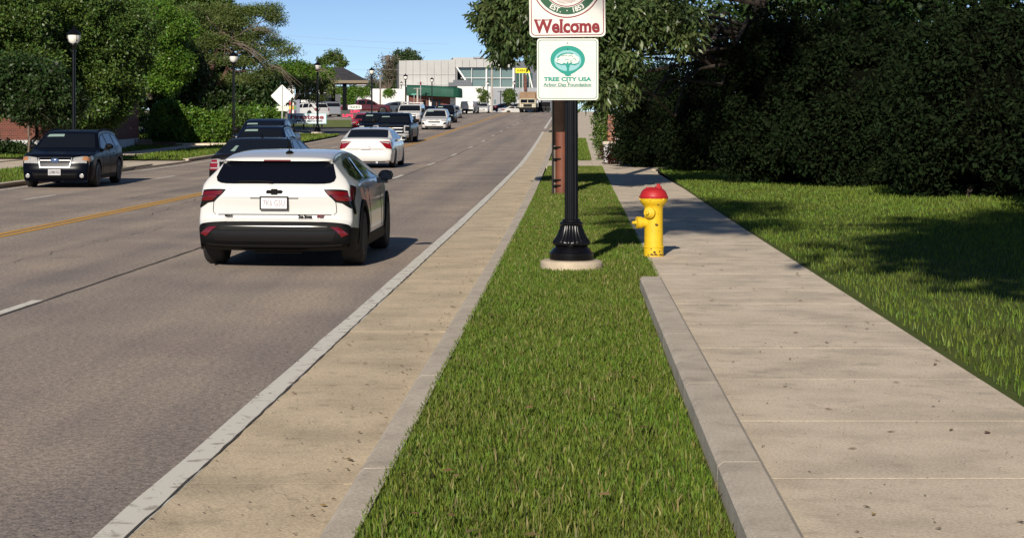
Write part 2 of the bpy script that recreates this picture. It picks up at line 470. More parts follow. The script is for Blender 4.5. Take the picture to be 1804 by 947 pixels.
verge = tag(MB().grid(strip_grid(np.linspace(-.86, .84, 5), np.arange(4, 59, 1.5), .085)).build("verge", SOIL), kind='structure')
tag(MB().grid(strip_grid(np.linspace(-.9, .7, 5), np.arange(65.4, 102, 1.5), .085)).build("verge", SOIL), kind='structure')
tag(MB().grid(strip_grid(np.linspace(-1.1, .2, 5), np.arange(106, 190, 4), .085)).build("verge", SOIL), kind='structure')
tag(MB().grid(strip_grid(np.linspace(2.5, 40, 12), np.concatenate([np.arange(2, 55, 3), np.arange(56, 140, 6)]), lambda U, S: .1 + np.clip(U - 4, 0, 30) * .02)).build("lawn", SOIL), kind='structure')
def lawn_z(U, S): return .1 + np.clip(-15 - U, 0, 25) * .012
tag(MB().grid(strip_grid(np.linspace(-60, -14.15, 24), np.arange(14, 57.6, 3), lawn_z)).build("lawn", SOIL), kind='structure')
tag(MB().grid(strip_grid(np.linspace(-60, -14.35, 24), np.concatenate([np.arange(66, 112, 2.5)]), lambda U, S: lawn_z(U, S) - np.clip(U + 14.9, 0, 1) * .02)).build("lawn", SOIL), kind='structure')
path = empty("path", kind='structure')
for k in range(56):
    s0 = 14 + k * 1.8
    if 58 < s0 < 64: continue
    slab("path_slab", -18.5, -17.1, s0, s0 + 1.8, .148, WALK, path, gap=.02)
for k in range(12):
    slab("path_slab", -22.6, -21.6, 40 + k * 1.8, 41.8 + k * 1.8, .22, WALK, path, gap=.02)
for k in range(4):
    slab("driveway_slab", -14.05 - k * 3, -17.0 - k * 3 if k else -17.0, 58, 66.4, .06 + k * .03, WALK, path, gap=.02)
# side street / forecourt beyond the kerb's rounded end
tag(MB().grid(strip_grid(np.linspace(-60, -14.5, 12), np.arange(113.5, 135, 3), lambda U, S: .02 + np.clip(-16 - U, 0, 25) * .01)).build("side_street", mat("dark_asphalt", (0.1, 0.097, 0.095), rough=.85, var=.2, scale=1)), kind='structure')
tag(MB().grid(strip_grid(np.linspace(-60, -14.9, 12), np.arange(135, 150, 2.5), lambda U, S: .1 + np.clip(S - 137, 0, 8) * .045)).build("lawn", mat("yellowish_lawn", (0.13, 0.16, 0.03), rough=.95, var=.25, scale=3, bump=.5, bscale=20)), kind='structure')  # bladeless lawn in a paler yellow-green
tag(MB().grid(strip_grid(np.linspace(-70, -15.3, 12), np.arange(150, 300, 6), .36)).build("forecourt", mat("forecourt_concrete", (0.36, 0.32, 0.27), rough=.9, var=.1, scale=.6)), kind='structure')
tag(MB().grid(strip_grid(np.linspace(-15.4, -14.4, 2), np.arange(134, 260, 4), .1)).build("kerb", CONC2), kind='structure')

# grass blades
def blades(name, ufun, s0, s1, dens, h, m, zoff, w=.006, lean=.5, mask=None, power=1.0):
    area_n = int(dens)
    S = s0 + (s1 - s0) * npr.random(area_n) ** power
    lo, hi = ufun
    U = lo + (hi - lo) * npr.random(area_n)
    if mask is not None:
        k = mask(U, S); U, S = U[k], S[k]
    n = len(U)
    X = RX(U, S); Z = g(S) + (zoff(U, S) if callable(zoff) else zoff)
    th = npr.random(n) * 2 * np.pi; hh = h * (.55 + .8 * npr.random(n)); ln = lean * hh * npr.random(n)
    ww = w * (.6 + .8 * npr.random(n)) * np.clip(S / 24, .7, 5)
    tw = npr.random(n) * np.pi
    b = np.stack([X, S, Z - .01], 1)
    side = np.stack([np.cos(tw), np.sin(tw), 0 * tw], 1) * ww[:, None]
    ld = np.stack([np.cos(th) * ln, np.sin(th) * ln, hh], 1)
    mid = b + ld * np.array([.35, .35, .62])
    V = np.concatenate([(b - side)[:, None], (b + side)[:, None], (mid + side * .7)[:, None], (b + ld)[:, None], (mid - side * .7)[:, None]], 1).reshape(-1, 3)
    i = np.arange(n) * 5
    Fq = np.stack([i, i + 1, i + 2, i + 3, i + 4], 1)
    return tag(np_mesh(name, V, Fq, m), kind='stuff')
GRASS = mat("grass_blade", (0.135, 0.225, 0.024), rough=.55, island=.5, trans=.35, col2=(.15, .19, .03), scale=.8, spec=.3)
DRYG = mat("dry_grass_blade", (0.24, 0.22, 0.07), rough=.6, island=.4, trans=.3)
blades("grass", (-.86, .87), 5, 58.6, 320000, .038, GRASS, .085, w=.005, power=1.5, mask=lambda U, S: ((U - (2.51 - SLOPE * 19.75)) ** 2 + (S - 19.75) ** 2 > .345 ** 2) & ((S > 17.55) | (U < .61)))
blades("grass", (-.8, .8), 5, 56, 10000, .06, DRYG, .085, power=1.7, mask=lambda U, S: ((U - (2.51 - SLOPE * 19.75)) ** 2 + (S - 19.75) ** 2 > .345 ** 2) & ((S > 17.55) | (U < .61)))
blades("grass", (-.9, .6), 65.5, 101, 16000, .09, GRASS, .085)
blades("grass", (2.55, 9), 4, 56, 130000, .065, GRASS, lambda U, S: .1 + np.clip(U - 4, 0, 30) * .02, power=1.6)
blades("grass", (-34, -14.2), 34, 57.6, 60000, .09, GRASS, lawn_z, mask=lambda U, S: ~(((U > -18.52) & (U < -17.08)) | ((U > -22.62) & (U < -21.58))))
blades("grass", (-34, -14.4), 66.5, 111, 70000, .1, GRASS, lawn_z, mask=lambda U, S: ~(((U > -18.52) & (U < -17.08)) | ((U > -22.62) & (U < -21.58))))

# dry leaf litter and grit on the concrete
def litter(name, u0, u1, s0, s1, n, size, m, dz):
    S = s0 + (s1 - s0) * npr.random(n) ** 1.6; U = u0 + (u1 - u0) * npr.random(n)
    c = np.stack([RX(U, S), S, g(S) + dz], 1); a = npr.random(n) * 6.28; L = size * (.4 + npr.random(n)); w = L * (.35 + .3 * npr.random(n))
    d = np.stack([np.cos(a), np.sin(a), .1 * npr.normal(size=n)], 1) * L[:, None]; e = np.stack([-np.sin(a), np.cos(a), .15 * npr.normal(size=n)], 1) * w[:, None]
    up = np.array([0, 0, .006])
    V = np.stack([c - d + up * .3, c - e + up, c + d + up * .3, c + e + up], 1).reshape(-1, 3); i = np.arange(n) * 4
    return tag(np_mesh(name, V, np.stack([i, i + 1, i + 2, i + 3], 1), m), kind='stuff')
LIT = mat("dry_leaf", (.2, .12, .05), rough=.8, island=.5); GRIT = mat("grit", (.16, .14, .12), rough=.9, island=.6)
litter("leaf_litter", -1.8, -.9, 6, 60, 60, .02, LIT, .012); litter("leaf_litter", -1.2, -1.04, 6, 60, 150, .016, LIT, .012)
litter("leaf_litter", .9, 2.5, 6, 40, 110, .022, LIT, .105); litter("leaf_litter", -.8, .8, 6, 40, 90, .03, LIT, .13)
litter("grit", -1.82, -1.05, 6, 40, 900, .006, GRIT, .008); litter("grit", -2.3, -1.75, 6, 40, 700, .007, GRIT, .008); litter("grit", .86, 2.5, 6, 40, 700, .006, GRIT, .102)
# ------------------------------------------------------------------ vehicles
def paint(name, c, rough=.3, coat=.8, metal=0.0, spec=.5, ior=0.0):
    return mat(name, c, rough=rough, metal=metal, coat=coat, var=.035, scale=1.2, spec=spec, ior=ior)
P_WHITE = paint("white_car_paint", (0.66, 0.65, 0.625))
P_WHITE2 = paint("plain_white_car_paint", (0.6, 0.59, 0.57))
P_NAVY = paint("dark_navy_car_paint", (0.003, 0.004, 0.008), rough=.22, coat=0, spec=.5, ior=1.12)
P_CHAR = paint("charcoal_car_paint", (0.009, 0.0085, 0.01), rough=.22, coat=0, spec=.5, ior=1.12)
P_BLUE = paint("deep_blue_car_paint", (0.005, 0.008, 0.02), rough=.22, coat=0, spec=.5, ior=1.12)
P_SLATE = paint("slate_car_paint", (0.05, 0.06, 0.075))
P_SILV = paint("silver_car_paint", (0.42, 0.43, 0.45), metal=.5)
P_RED = paint("red_car_paint", (0.42, 0.02, 0.02))
P_MAROON = paint("maroon_car_paint", (0.075, 0.007, 0.01))
GLASS = mat("car_glass", (0.004, 0.005, 0.009), rough=.03, spec=.5, ior=1.36)
GLASS2 = mat("car_glass_clear", (0.008, 0.01, 0.014), rough=.03, spec=.5, ior=1.3)
BLACKP = mat("black_plastic", (0.005, 0.005, 0.0055), rough=.6, spec=.12, var=.2, scale=6)
GLOSSB = mat("gloss_black", (0.005, 0.005, 0.006), rough=.12)
DGREY = mat("grey_plastic", (0.02, 0.02, 0.02), rough=.75, spec=.1)
GAP = mat("panel_gap", (0.03, 0.03, 0.03), rough=.8)
RUBBER = mat("tyre_rubber", (0.016, 0.0155, 0.015), rough=.75, var=.3, scale=14)
ALLOY = mat("alloy", (0.5, 0.5, 0.51), rough=.3, metal=.9)
DALLOY = mat("dark_alloy", (0.03, 0.03, 0.032), rough=.3, metal=.6)
CHROME = mat("chrome", (0.36, 0.36, 0.37), rough=.4, metal=.85)
REDL = mat("red_lens", (0.2, 0.004, 0.008), rough=.12, coat=.6)
REDX = mat("deep_red_lens", (0.115, 0.003, 0.006), rough=.14, coat=.5)
REDD = mat("dark_red_lens", (0.12, 0.003, 0.005), rough=.12, coat=.6)
CLEARL = mat("clear_lens", (0.34, 0.33, 0.32), rough=.12, coat=.8, var=.3, scale=30)
AMBER = mat("amber_lens", (0.4, 0.18, 0.08), rough=.15, coat=.6)
PLATE = mat("plate_white", (0.45, 0.44, 0.44), rough=.4)
PLATEW = mat("plate_bright", (0.8, 0.77, 0.78), rough=.35)
PTXT = mat("plate_text", (0.1, 0.1, 0.13), rough=.5)
PTXT2 = mat("plate_text_pale", (0.4, 0.37, 0.4), rough=.5)
GOLD = mat("gold_badge", (0.6, 0.42, 0.12), rough=.25, metal=.6)
SEAT = mat("seat_cloth", (0.42, 0.4, 0.37), rough=.9)
STICK = mat("paper_sticker", (0.24, 0.34, 0.3), rough=.6)
WIRE = mat("dark_cable", (0.02, 0.02, 0.02), rough=.7)

def hermite(P, T):
    P = np.asarray(P, float); k = len(P)
    D = np.empty_like(P); D[1:-1] = (P[2:] - P[:-2]) * .5; D[0] = P[1] - P[0]; D[-1] = P[-1] - P[-2]
    # limit tangents so that short steps next to long ones do not overshoot
    seg = np.linalg.norm(np.diff(P[:, :2], axis=0), axis=1)
    for i in range(k):
        m = min(seg[max(i - 1, 0)], seg[min(i, k - 2)]); q = np.linalg.norm(D[i, :2])
        if q > m: D[i] *= m / max(q, 1e-9)
    T = np.clip(np.asarray(T, float), 0, k - 1 - 1e-6); i = T.astype(int); f = (T - i)[..., None]
    h1 = 2 * f ** 3 - 3 * f ** 2 + 1; h2 = f ** 3 - 2 * f ** 2 + f; h3 = -2 * f ** 3 + 3 * f ** 2; h4 = f ** 3 - f ** 2
    return h1 * P[i] + h2 * D[i] + h3 * P[i + 1] + h4 * D[i + 1]
class Body:
    def __init__(s, W, C, plan, tumble, sill, arches, n=3.4, r=.08):
        s.W, s.n, s.sill, s.arches = W, n, sill, arches
        C = [(c + (r,))[:3] if len(c) == 2 else c for c in C]
        s.C = np.array([c[:2] for c in C]); R = np.array([c[2] for c in C])
        s.k = len(C)
        tg = np.empty_like(s.C); tg[1:-1] = s.C[2:] - s.C[:-2]; tg[0] = s.C[1] - s.C[0]; tg[-1] = s.C[-1] - s.C[-2]
        tg /= np.linalg.norm(tg, axis=1)[:, None]
        s.E = s.C + np.stack([tg[:, 1], -tg[:, 0]], 1) * R[:, None]
        def dense(tab):
            tab = np.array(tab, float); T = np.linspace(0, len(tab) - 1, len(tab) * 8); d = hermite(tab, T); return np.maximum.accumulate(d[:, 0]), d[:, 1]
        s.pl = dense(plan); s.tu = dense(tumble)
    def X(s, y, z): return s.W / 2 * np.interp(y, *s.pl) * np.interp(z, *s.tu)
    def pt(s, T, S):
        T = np.asarray(T, float); S = np.asarray(S, float)
        c = hermite(s.C, T); e = hermite(s.E, T)
        xi = np.minimum(np.abs(S), 1); d = 1 - np.power(np.clip(1 - xi ** s.n, 0, 1), 1 / s.n)
        p = c + (e - c) * d[..., None]
        return np.stack([np.sign(S) * s.X(e[..., 0], e[..., 1]) * xi, p[..., 0], p[..., 1]], -1)
    def pt_off(s, T, S, off):
        p = s.pt(T, S); a = s.pt(np.asarray(T) + .02, S) - s.pt(np.asarray(T) - .02, S)
        S2 = np.clip(np.asarray(S), -.985, .985); b = s.pt(T, S2 + .012) - s.pt(T, S2 - .012)
        nrm = np.cross(b, a); q = np.linalg.norm(nrm, axis=-1, keepdims=True); return p + nrm / np.maximum(q, 1e-9) * off
    def shell(s, name, m, parent, t0, t1, per=5, ns=15, smooth=40):
        ts = np.linspace(t0, t1, int((t1 - t0) * per) + 1); a = np.linspace(0, 1, ns); q = 1 - (1 - a) ** 2.2; S = np.concatenate([-q[::-1], q[1:]])
        TT, SS = np.meshgrid(ts, S, indexing='ij'); return MB().grid(s.pt(TT, SS)).build(name, m, parent, smooth=smooth)
    def side_z(s):
        T = np.linspace(0, s.k - 1, (s.k - 1) * 6 + 1); E = hermite(s.E, T)
        i0 = int(np.argmin(E[:, 0])); i1 = int(np.argmax(E[:, 0]))
        up = E[i0:i1 + 1]; uy = np.maximum.accumulate(up[:, 0]) + np.arange(len(up)) * 1e-7
        lo = np.concatenate([E[:i0 + 1][::-1], [[E[0, 0] + .06, s.sill], [E[-1, 0] - .06, s.sill]], E[i1:][::-1]])
        ly = np.maximum.accumulate(lo[:, 0]) + np.arange(len(lo)) * 1e-7
        return (uy, up[:, 1]), (ly, lo[:, 1])
    def zlow(s, y, ly):
        z = np.interp(y, *ly)
        for (yc, zc, R) in s.arches:
            q = R * R - (y - yc) ** 2; z = np.where(q > 0, np.maximum(z, zc + np.sqrt(np.maximum(q, 0))), z)
        return z
    def sides(s, m, parent, rows=10, name="side_panel"):
        up, lo = s.side_z()
        ys = np.concatenate([up[0], np.linspace(up[0][0], up[0][-1], 40)] + [yc - R * np.cos(np.linspace(0, np.pi, 25)) for yc, zc, R in s.arches])
        ys = np.unique(np.round(np.clip(ys, up[0][0], up[0][-1]), 5))
        zt = np.interp(ys, *up); zb = np.minimum(s.zlow(ys, lo), zt - .002)
        f = np.linspace(0, 1, rows)
        Z = zb[:, None] + (zt - zb)[:, None] * f; Y = np.repeat(ys[:, None], rows, 1); Xx = s.X(Y, Z)
        for sg in (1, -1):
            MB().grid(np.stack([sg * Xx, Y, Z], -1), flip=(sg < 0)).build(name, m, parent, smooth=50)
    def patch(s, name, m, parent, q, off=.006, nt=5, ns=8, mirror=False, sides=(1, -1), smooth=60):
        """q: four (t, s) corners: lower start, lower end, upper end, upper start"""
        out = []
        a, b, c, d = [np.array(k, float) for k in q]
        fu = np.linspace(0, 1, ns); fv = np.linspace(0, 1, nt); V, U = np.meshgrid(fv, fu, indexing='ij')
        Q = (a * (1 - U)[..., None] + b * U[..., None]) * (1 - V)[..., None] + (d * (1 - U)[..., None] + c * U[..., None]) * V[..., None]
        for sg in (sides if mirror else (1,)):
            G = s.pt_off(Q[..., 0], Q[..., 1] * sg, off)
            out.append(MB().grid(G, flip=(sg < 0)).build(name, m, parent, smooth=smooth))
        return out
    def patch_rows(s, name, m, parent, rows, off=.006, ns=25):
        f = np.linspace(-1, 1, ns); T = np.array([[t] * ns for t, _ in rows]); S = np.array([w * f for _, w in rows])
        return MB().grid(s.pt_off(T, S, off)).build(name, m, parent, smooth=60)
    def flank(s, name, m, parent, poly, off=.006, ncol=10, nrow=4, sides=(1, -1)):
        """outline (y, z) laid on the body side"""
        P = np.array(poly, float); i0 = int(np.argmin(P[:, 0])); P = np.roll(P, -i0, 0); i1 = int(np.argmax(P[:, 0]))
        A = P[:i1 + 1]; B = np.concatenate([P[i1:], P[:1]])[::-1]
        ys = np.unique(np.concatenate([A[:, 0], B[:, 0], np.linspace(P[0, 0], P[i1, 0], ncol)]))
        za = np.interp(ys, np.maximum.accumulate(A[:, 0] + np.arange(len(A)) * 1e-6), A[:, 1]); zb = np.interp(ys, np.maximum.accumulate(B[:, 0] + np.arange(len(B)) * 1e-6), B[:, 1])
        lo, hi = np.minimum(za, zb), np.maximum(za, zb); f = np.linspace(0, 1, nrow)
        Z = lo[:, None] + (hi - lo)[:, None] * f; Y = np.repeat(ys[:, None], nrow, 1); Xx = s.X(Y, Z) + off
        return [MB().grid(np.stack([sg * Xx, Y, Z], -1), flip=(sg < 0)).build(name, m, parent, smooth=60) for sg in sides]
    def wells(s, parent):
        mb = MB(); L0, L1 = s.E[:, 0].min(), s.E[:, 0].max(); w = s.W / 2
        mb.box((-w + .3, L0 + .12, s.sill + .03), (w - .3, L1 - .12, s.sill + .32))
        ys = [L0 + .2] + sorted([q for a in s.arches for q in (a[0] - a[2], a[0] + a[2])]) + [L1 - .2]
        for a, b in zip(ys[::2], ys[1::2]): mb.box((-w + .1, a, s.sill + .03), (w - .1, b, s.sill + .2))
        for yc, zc, R in s.arches:
            t = np.linspace(0, np.pi, 17)
            for sg in (1, -1):
                y = yc - R * np.cos(t); z = zc + R * np.sin(t); x = s.X(y, z) * sg
                mb.grid(np.stack([np.stack([x - .004 * sg, y, z], -1), np.stack([x * 0 + sg * (w - .32), y, z], -1)], 1))
                mb.add([(sg * (w - .33), yy, zz) for yy, zz in zip(y, z)], [tuple(range(17))])
        return mb.build("underbody", BLACKP, parent)

_wheel = {}
def wheel(parent, x, y, r, w=.22, style='alloy', sg=1):
    key = (round(r, 3), w, style)
    if key not in _wheel:
        t = MB().lathe([(r * .62, -w / 2), (r * .9, -w / 2), (r * .975, -w * .42), (r, -w * .3), (r, w * .3), (r * .975, w * .42), (r * .9, w / 2), (r * .62, w / 2)], 28, axis='x')
        rim = MB().lathe([(r * .63, w * .2), (r * .66, w * .49), (r * .61, w * .505), (r * .57, w * .3), (r * .2, w * .2)], 28, axis='x')
        for k in range(10 if style != 'steel' else 7):
            a = 2 * math.pi * k / (10 if style != 'steel' else 7); d = .1 if k % 2 else -.1
            c, s_ = math.cos(a), math.sin(a); q = r * .05
            p = [(r * .12, -q), (r * .6, -q * .7 + d * r * .4), (r * .6, q * .7 + d * r * .4), (r * .12, q)]
            v = [(w * .43 if i in (0, 3) else w * .47, u * c - k_ * s_, u * s_ + k_ * c) for i, (u, k_) in enumerate(p)]
            rim.add(v + [(w * .3, b, cc) for (_, b, cc) in v], [(0, 1, 2, 3), (0, 4, 5, 1), (1, 5, 6, 2), (2, 6, 7, 3)])
        hub = MB().lathe([(r * .17, w * .2), (r * .16, w * .46), (r * .1, w * .48)], 14, axis='x')
        _wheel[key] = (t.mesh("tyre", 40), rim.mesh("rim", 35), hub.mesh("hub_cap", 40))
        rm = {'alloy': ALLOY, 'dark': DALLOY, 'steel': DGREY}[style]
        _wheel[key][0].materials.append(RUBBER); _wheel[key][1].materials.append(rm); _wheel[key][2].materials.append(rm)
    e = link("wheel", _wheel[key][0], parent); e.location = (x, y, r); e.rotation_euler = (0, 0, 0 if sg > 0 else math.pi)
    link("rim", _wheel[key][1], e); link("hub_cap", _wheel[key][2], e)
    return e
def wheels(b, parent, r, w=.22, style='alloy', inset=.0):
    for yc, zc, R in b.arches:
        for sg in (1, -1):
            wheel(parent, sg * (b.W / 2 - w / 2 - .01 - inset), yc, r, w, style, sg)
def mirror(b, parent, y, z, m, size=(.2, .11, .15), sides=(1, -1)):
    for sg in sides:
        x = float(b.X(np.array(y), np.array(z)))
        a, d, h = size
        prof = [(.0, .12), (.25, .42), (.6, .5), (1.0, .42), (1.12, .1)]
        mb = MB()
        vs = []; n = 10
        for fx, fr in prof:
            for k in range(n):
                t = 2 * math.pi * k / n; vs.append((sg * (x + .03 + a * fx * .8), y + .04 + d * fr * math.cos(t) * 1.3 + .0, z + h * .5 + h * fr * math.sin(t) * (1.15 - .2 * fx)))
        fs = [(i * n + k, i * n + (k + 1) % n, (i + 1) * n + (k + 1) % n, (i + 1) * n + k) for i in range(4) for k in range(n)] + [tuple(range(n)), tuple(range(4 * n, 5 * n))]
        mb.add(vs, fs); mb.box((sg * (x + .08) - .07, y + .01, z - .03), (sg * (x + .08) + .07, y + .07, z + .04))
        o = mb.build("mirror", m, parent, smooth=45, fixn=True)
        gb = MB(); gb.add([(sg * (x + .06 + a * .8 * q[0]), y - .045, z + h * .5 + h * q[1]) for q in ((0, -.3), (.9, -.36), (1, .2), (.1, .36))], [(0, 1, 2, 3)]).build("mirror_glass", GLASS, o)
def plate(parent, x, y, z, w, h, body, m, tm, frame=None, rear=True, tilt=0.0):
    e = MB().rbox((-w / 2, -.006, -h / 2), (w / 2, .006, h / 2), .004).build("number_plate", m, parent)
    e.location = (x, y, z); e.rotation_euler = (tilt, 0, 0 if rear else math.pi)
    text("plate_number", body, h * .72, tm, e, (0, -.0085, -h * .02), width=w * .84, bold=.002, depth=.001)
    if frame:
        q = .014
        MB().box((-w / 2 - q, -.011, h / 2), (w / 2 + q, .006, h / 2 + q)).box((-w / 2 - q, -.011, -h / 2 - q), (w / 2 + q, .006, -h / 2)).box((-w / 2 - q, -.0115, -h / 2), (-w / 2, .006, h / 2)).box((w / 2, -.0115, -h / 2), (w / 2 + q, .006, h / 2)).build("plate_frame", frame, e)
    return e
BOWTIE = [(-1, -.28), (-.42, -.28), (-.42, -.5), (.32, -.5), (.36, -.28), (.86, -.28), (1, .28), (.42, .28), (.42, .5), (-.32, .5), (-.36, .28), (-.86, .28)]
def bowtie(parent, x, y, z, w, m, rear=True, tilt=0.0, frame=None):
    e = MB().prism([(p[0] * w / 2, p[1] * w * .3) for p in BOWTIE], -.012, .004).build("emblem", m, parent)
    e.location = (x, y, z); e.rotation_euler = (tilt, 0, 0 if rear else math.pi)
    return e
def finish(root, x, s, u=None, away=True, z=None, rz=None):
    X = RX(u, s) if u is not None else x
    root.location = (X, s, float(g(s)) + .004 if z is None else z)
    sl = float((g(s + 3) - g(s - 3)) / 6)
    if rz is None: rz = HEAD if away else math.pi + HEAD
    root.rotation_euler = (sl if away else -sl, 0, rz)
    return root

# ---- white hatchback in the lane beside the verge (seen from behind)
def white_hatchback():
    root = empty("hatchback", label="white hatchback with black lower bumper and short roof aerial, driving away beside the gutter", cat="car")
    C = [(.20, .20, .1), (.07, .245, .12), (.0, .33, .14), (-.005, .46, .15), (.02, .545, .16), (.075, .585, .16), (.075, .70, .16), (.06, .80, .16), (.065, .86, .16), (.105, .965, .15),
         (.335, 1.205, .09), (.275, 1.225, .08), (.325, 1.268, .07), (.72, 1.318, .075), (1.35, 1.345, .075), (2.05, 1.33, .08), (2.62, 1.25, .09), (3.35, .96, .1), (3.9, .885, .12), (4.3, .77, .16), (4.45, .62, .2), (4.47, .40, .2), (4.36, .2, .12)]
    b = Body(1.88, C, [(-.05, .86), (.1, .915), (.3, .965), (.62, .995), (.9, 1), (3.5, 1), (4.05, .95), (4.3, .86), (4.6, .72)],
             [(.1, .95), (.3, .985), (.48, 1), (.7, .985), (.84, .965), (.93, .945), (1.0, .875), (1.12, .76), (1.25, .66), (1.36, .59)], .2, [(.88, .325, .385), (3.56, .325, .385)], n=4.2)
    b.shell("bumper", BLACKP, root, 0, 4, smooth=60)
    b.shell("body", P_WHITE, root, 4, 22, smooth=60)
    b.sides(P_WHITE, root, rows=16)
    b.wells(root)
    # black lower rear bumper wrapping the corners, cladding over sills and arches
    b.flank("bumper_corner", BLACKP, root, [(.12, .2), (.118, .47), (.17, .475), (.38, .455), (.53, .44), (.6, .2)], off=.012, ncol=12)
    b.patch("bumper_step", BLACKP, root, [(3.4, .62), (3.4, 1), (3.95, 1), (4.0, .62)], off=.004, mirror=True)
    for yc, zc, R in b.arches:
        for sg in (1, -1):
            t = np.linspace(-.12, np.pi + .12, 30); rows = []
            for q, o_ in ((R - .012, .0), (R - .004, .02), (R + .05, .022), (R + .06, .002)):
                y = yc - q * np.cos(t); z = zc + q * np.sin(t); rows.append(np.stack([sg * (b.X(y, z) + o_), y, z], -1))
            MB().grid(np.array(rows), flip=sg > 0).build("arch_trim", BLACKP, root, smooth=50)
    b.flank("sill_trim", BLACKP, root, [(1.2, .2), (1.22, .33), (3.2, .33), (3.25, .2)], off=.014)
    # bumper insert, diffuser, reflectors
    b.patch("bumper_insert", GLOSSB, root, [(1.9, -.78), (1.9, .78), (2.75, .82), (2.75, -.82)], off=.006, ns=20)
    b.patch("bumper_strip", DGREY, root, [(2.9, -.7), (2.9, .7), (3.25, .72), (3.25, -.72)], off=.005, ns=20)
    b.patch("bumper_groove", GLOSSB, root, [(3.3, -.7), (3.3, .7), (3.38, .71), (3.38, -.71)], off=.005, nt=2, ns=20)
    b.patch("bumper_lip", DGREY, root, [(1.25, -.9), (1.25, .9), (1.5, .9), (1.5, -.9)], off=.007, nt=2, ns=20)
    b.patch("diffuser", DGREY, root, [(.2, -.42), (.2, .42), (.7, .44), (.7, -.44)], off=.008, ns=14)
    b.patch("reflector", REDX, root, [(2.3, .9), (2.5, .975), (3.3, .85), (3.3, .745)], off=.012, mirror=True)
    MB().tube([(-.25, .2, .2), (.3, .2, .2)], .028, 8).build("exhaust", BLACKP, root, smooth=40)
    # tailgate
    b.patch("tailgate_seam", GAP, root, [(5.32, -.735), (5.32, .735), (5.4, .735), (5.4, -.735)], off=.003, nt=2, ns=24)
    for sg in (1, -1):
        b.patch("tailgate_seam", GAP, root, [(5.4, sg * .765), (5.6, sg * .8), (5.6, sg * .81), (5.34, sg * .765)], off=.003, nt=3, ns=2)
        b.patch("tailgate_seam", GAP, root, [(5.6, sg * .8), (5.6, sg * .809), (7.1, sg * .815), (7.1, sg * .806)], off=.003, nt=6, ns=2)
    b.patch("plate_shadow_line", DGREY, root, [(7.02, -.32), (7.02, .32), (7.2, .32), (7.2, -.32)], off=.004, nt=2, ns=12)  # dark strip painted as the shadow line above the plate
    b.patch("tailgate_crease", mat("shadow_line_white", (0.7, 0.69, 0.66), rough=.3, coat=.5), root, [(7.22, -.72), (7.22, .72), (7.34, .72), (7.34, -.72)], off=.007, nt=3, ns=16)
    # rear window
    b.patch_rows("rear_window", GLASS, root, [(9.03, .55), (9.06, .66), (9.12, .735), (9.22, .79), (9.38, .835), (9.6, .885), (9.8, .925), (9.95, .95), (10.0, .955)], off=.008)
    b.patch("spoiler_underside", BLACKP, root, [(10.0, -.93), (10.0, .93), (10.95, .9), (10.95, -.9)], off=.002, ns=16)
    b.patch("high_brake_light", REDD, root, [(11.0, -.26), (11.0, .26), (11.25, .25), (11.25, -.25)], off=.006, nt=2)
    w = MB().tube([(-.02, .085, .985), (-.2, .1, .998), (-.42, .11, .992)], .011, 6).build("wiper", BLACKP, root)
    # tail lamps with dark surround, plain coloured lens bands and side part
    for sg in (1, -1):
        l0, = b.patch("tail_lamp", GLOSSB, root, [(6.6, sg * .80), (6.25, sg * 1), (8.62, sg * 1), (8.5, sg * .655)], off=.008, ns=10, nt=8)
        b.patch("red_lens", REDX, l0, [(7.72, sg * .72), (7.75, sg * 1), (8.4, sg * 1), (8.36, sg * .69)], off=.014)
        b.patch("red_lens", REDX, l0, [(6.75, sg * .83), (6.6, sg * 1), (7.4, sg * 1), (7.4, sg * .77)], off=.014)
        b.patch("clear_lens", REDD, l0, [(7.42, sg * .78), (7.42, sg * .97), (7.7, sg * .97), (7.7, sg * .76)], off=.013)
        b.patch("clear_lens", DGREY, l0, [(7.48, sg * .9), (7.48, sg * .985), (7.66, sg * .985), (7.66, sg * .9)], off=.016)
        b.flank("lamp_side", GLOSSB, root, [(.15, .76), (.2, .965), (.5, .93), (.42, .86), (.3, .76)], off=.007, sides=(sg,))
        b.flank("red_lens", REDX, root, [(.17, .79), (.2, .93), (.44, .92), (.36, .86), (.28, .8)], off=.012, sides=(sg,))
        b.flank("air_vent", GLOSSB, root, [(.14, .76), (.3, .78), (.34, .62), (.25, .62)], off=.008, sides=(sg,))
        b.patch("air_vent", GLOSSB, root, [(5.9, sg * .975), (5.9, sg * 1), (6.6, sg * 1), (6.6, sg * .86)], off=.007)
    # side windows and doors
    b.flank("side_window", GLASS, root, [(.78, 1.06), (.86, 1.15), (1.2, 1.22), (1.55, 1.235), (1.55, .985), (1.05, .985)], off=.006)
    b.flank("side_window", GLASS, root, [(1.62, .98), (1.62, 1.24), (2.0, 1.235), (2.42, 1.165), (2.98, .975)], off=.006)
    b.flank("window_trim", GLOSSB, root, [(.74, 1.05), (.84, 1.17), (1.2, 1.245), (1.6, 1.262), (2.05, 1.255), (2.46, 1.185), (3.08, .965), (1.0, .965)], off=.003, ncol=24)
    for y0 in (1.57, 2.78): b.flank("door_seam", GAP, root, [(y0 - .006, .34), (y0 + .006, .34), (y0 + .01, .96), (y0 - .004, .96)], off=.003, ncol=3, nrow=10)
    b.flank("door_seam", GAP, root, [(1.28, .5), (1.3, .5), (1.12, .96), (1.1, .96)], off=.003, ncol=3, nrow=8)
    b.flank("door_handle", P_WHITE, root, [(1.28, .8), (1.3, .84), (1.5, .84), (1.52, .8)], off=.03, ncol=4)
    b.flank("door_handle", P_WHITE, root, [(2.42, .79), (2.44, .83), (2.64, .83), (2.66, .79)], off=.03, ncol=4)
    b.patch("windscreen", GLASS, root, [(16.1, -.86), (16.1, .86), (16.92, .82), (16.92, -.82)], off=.006, nt=6, ns=14)
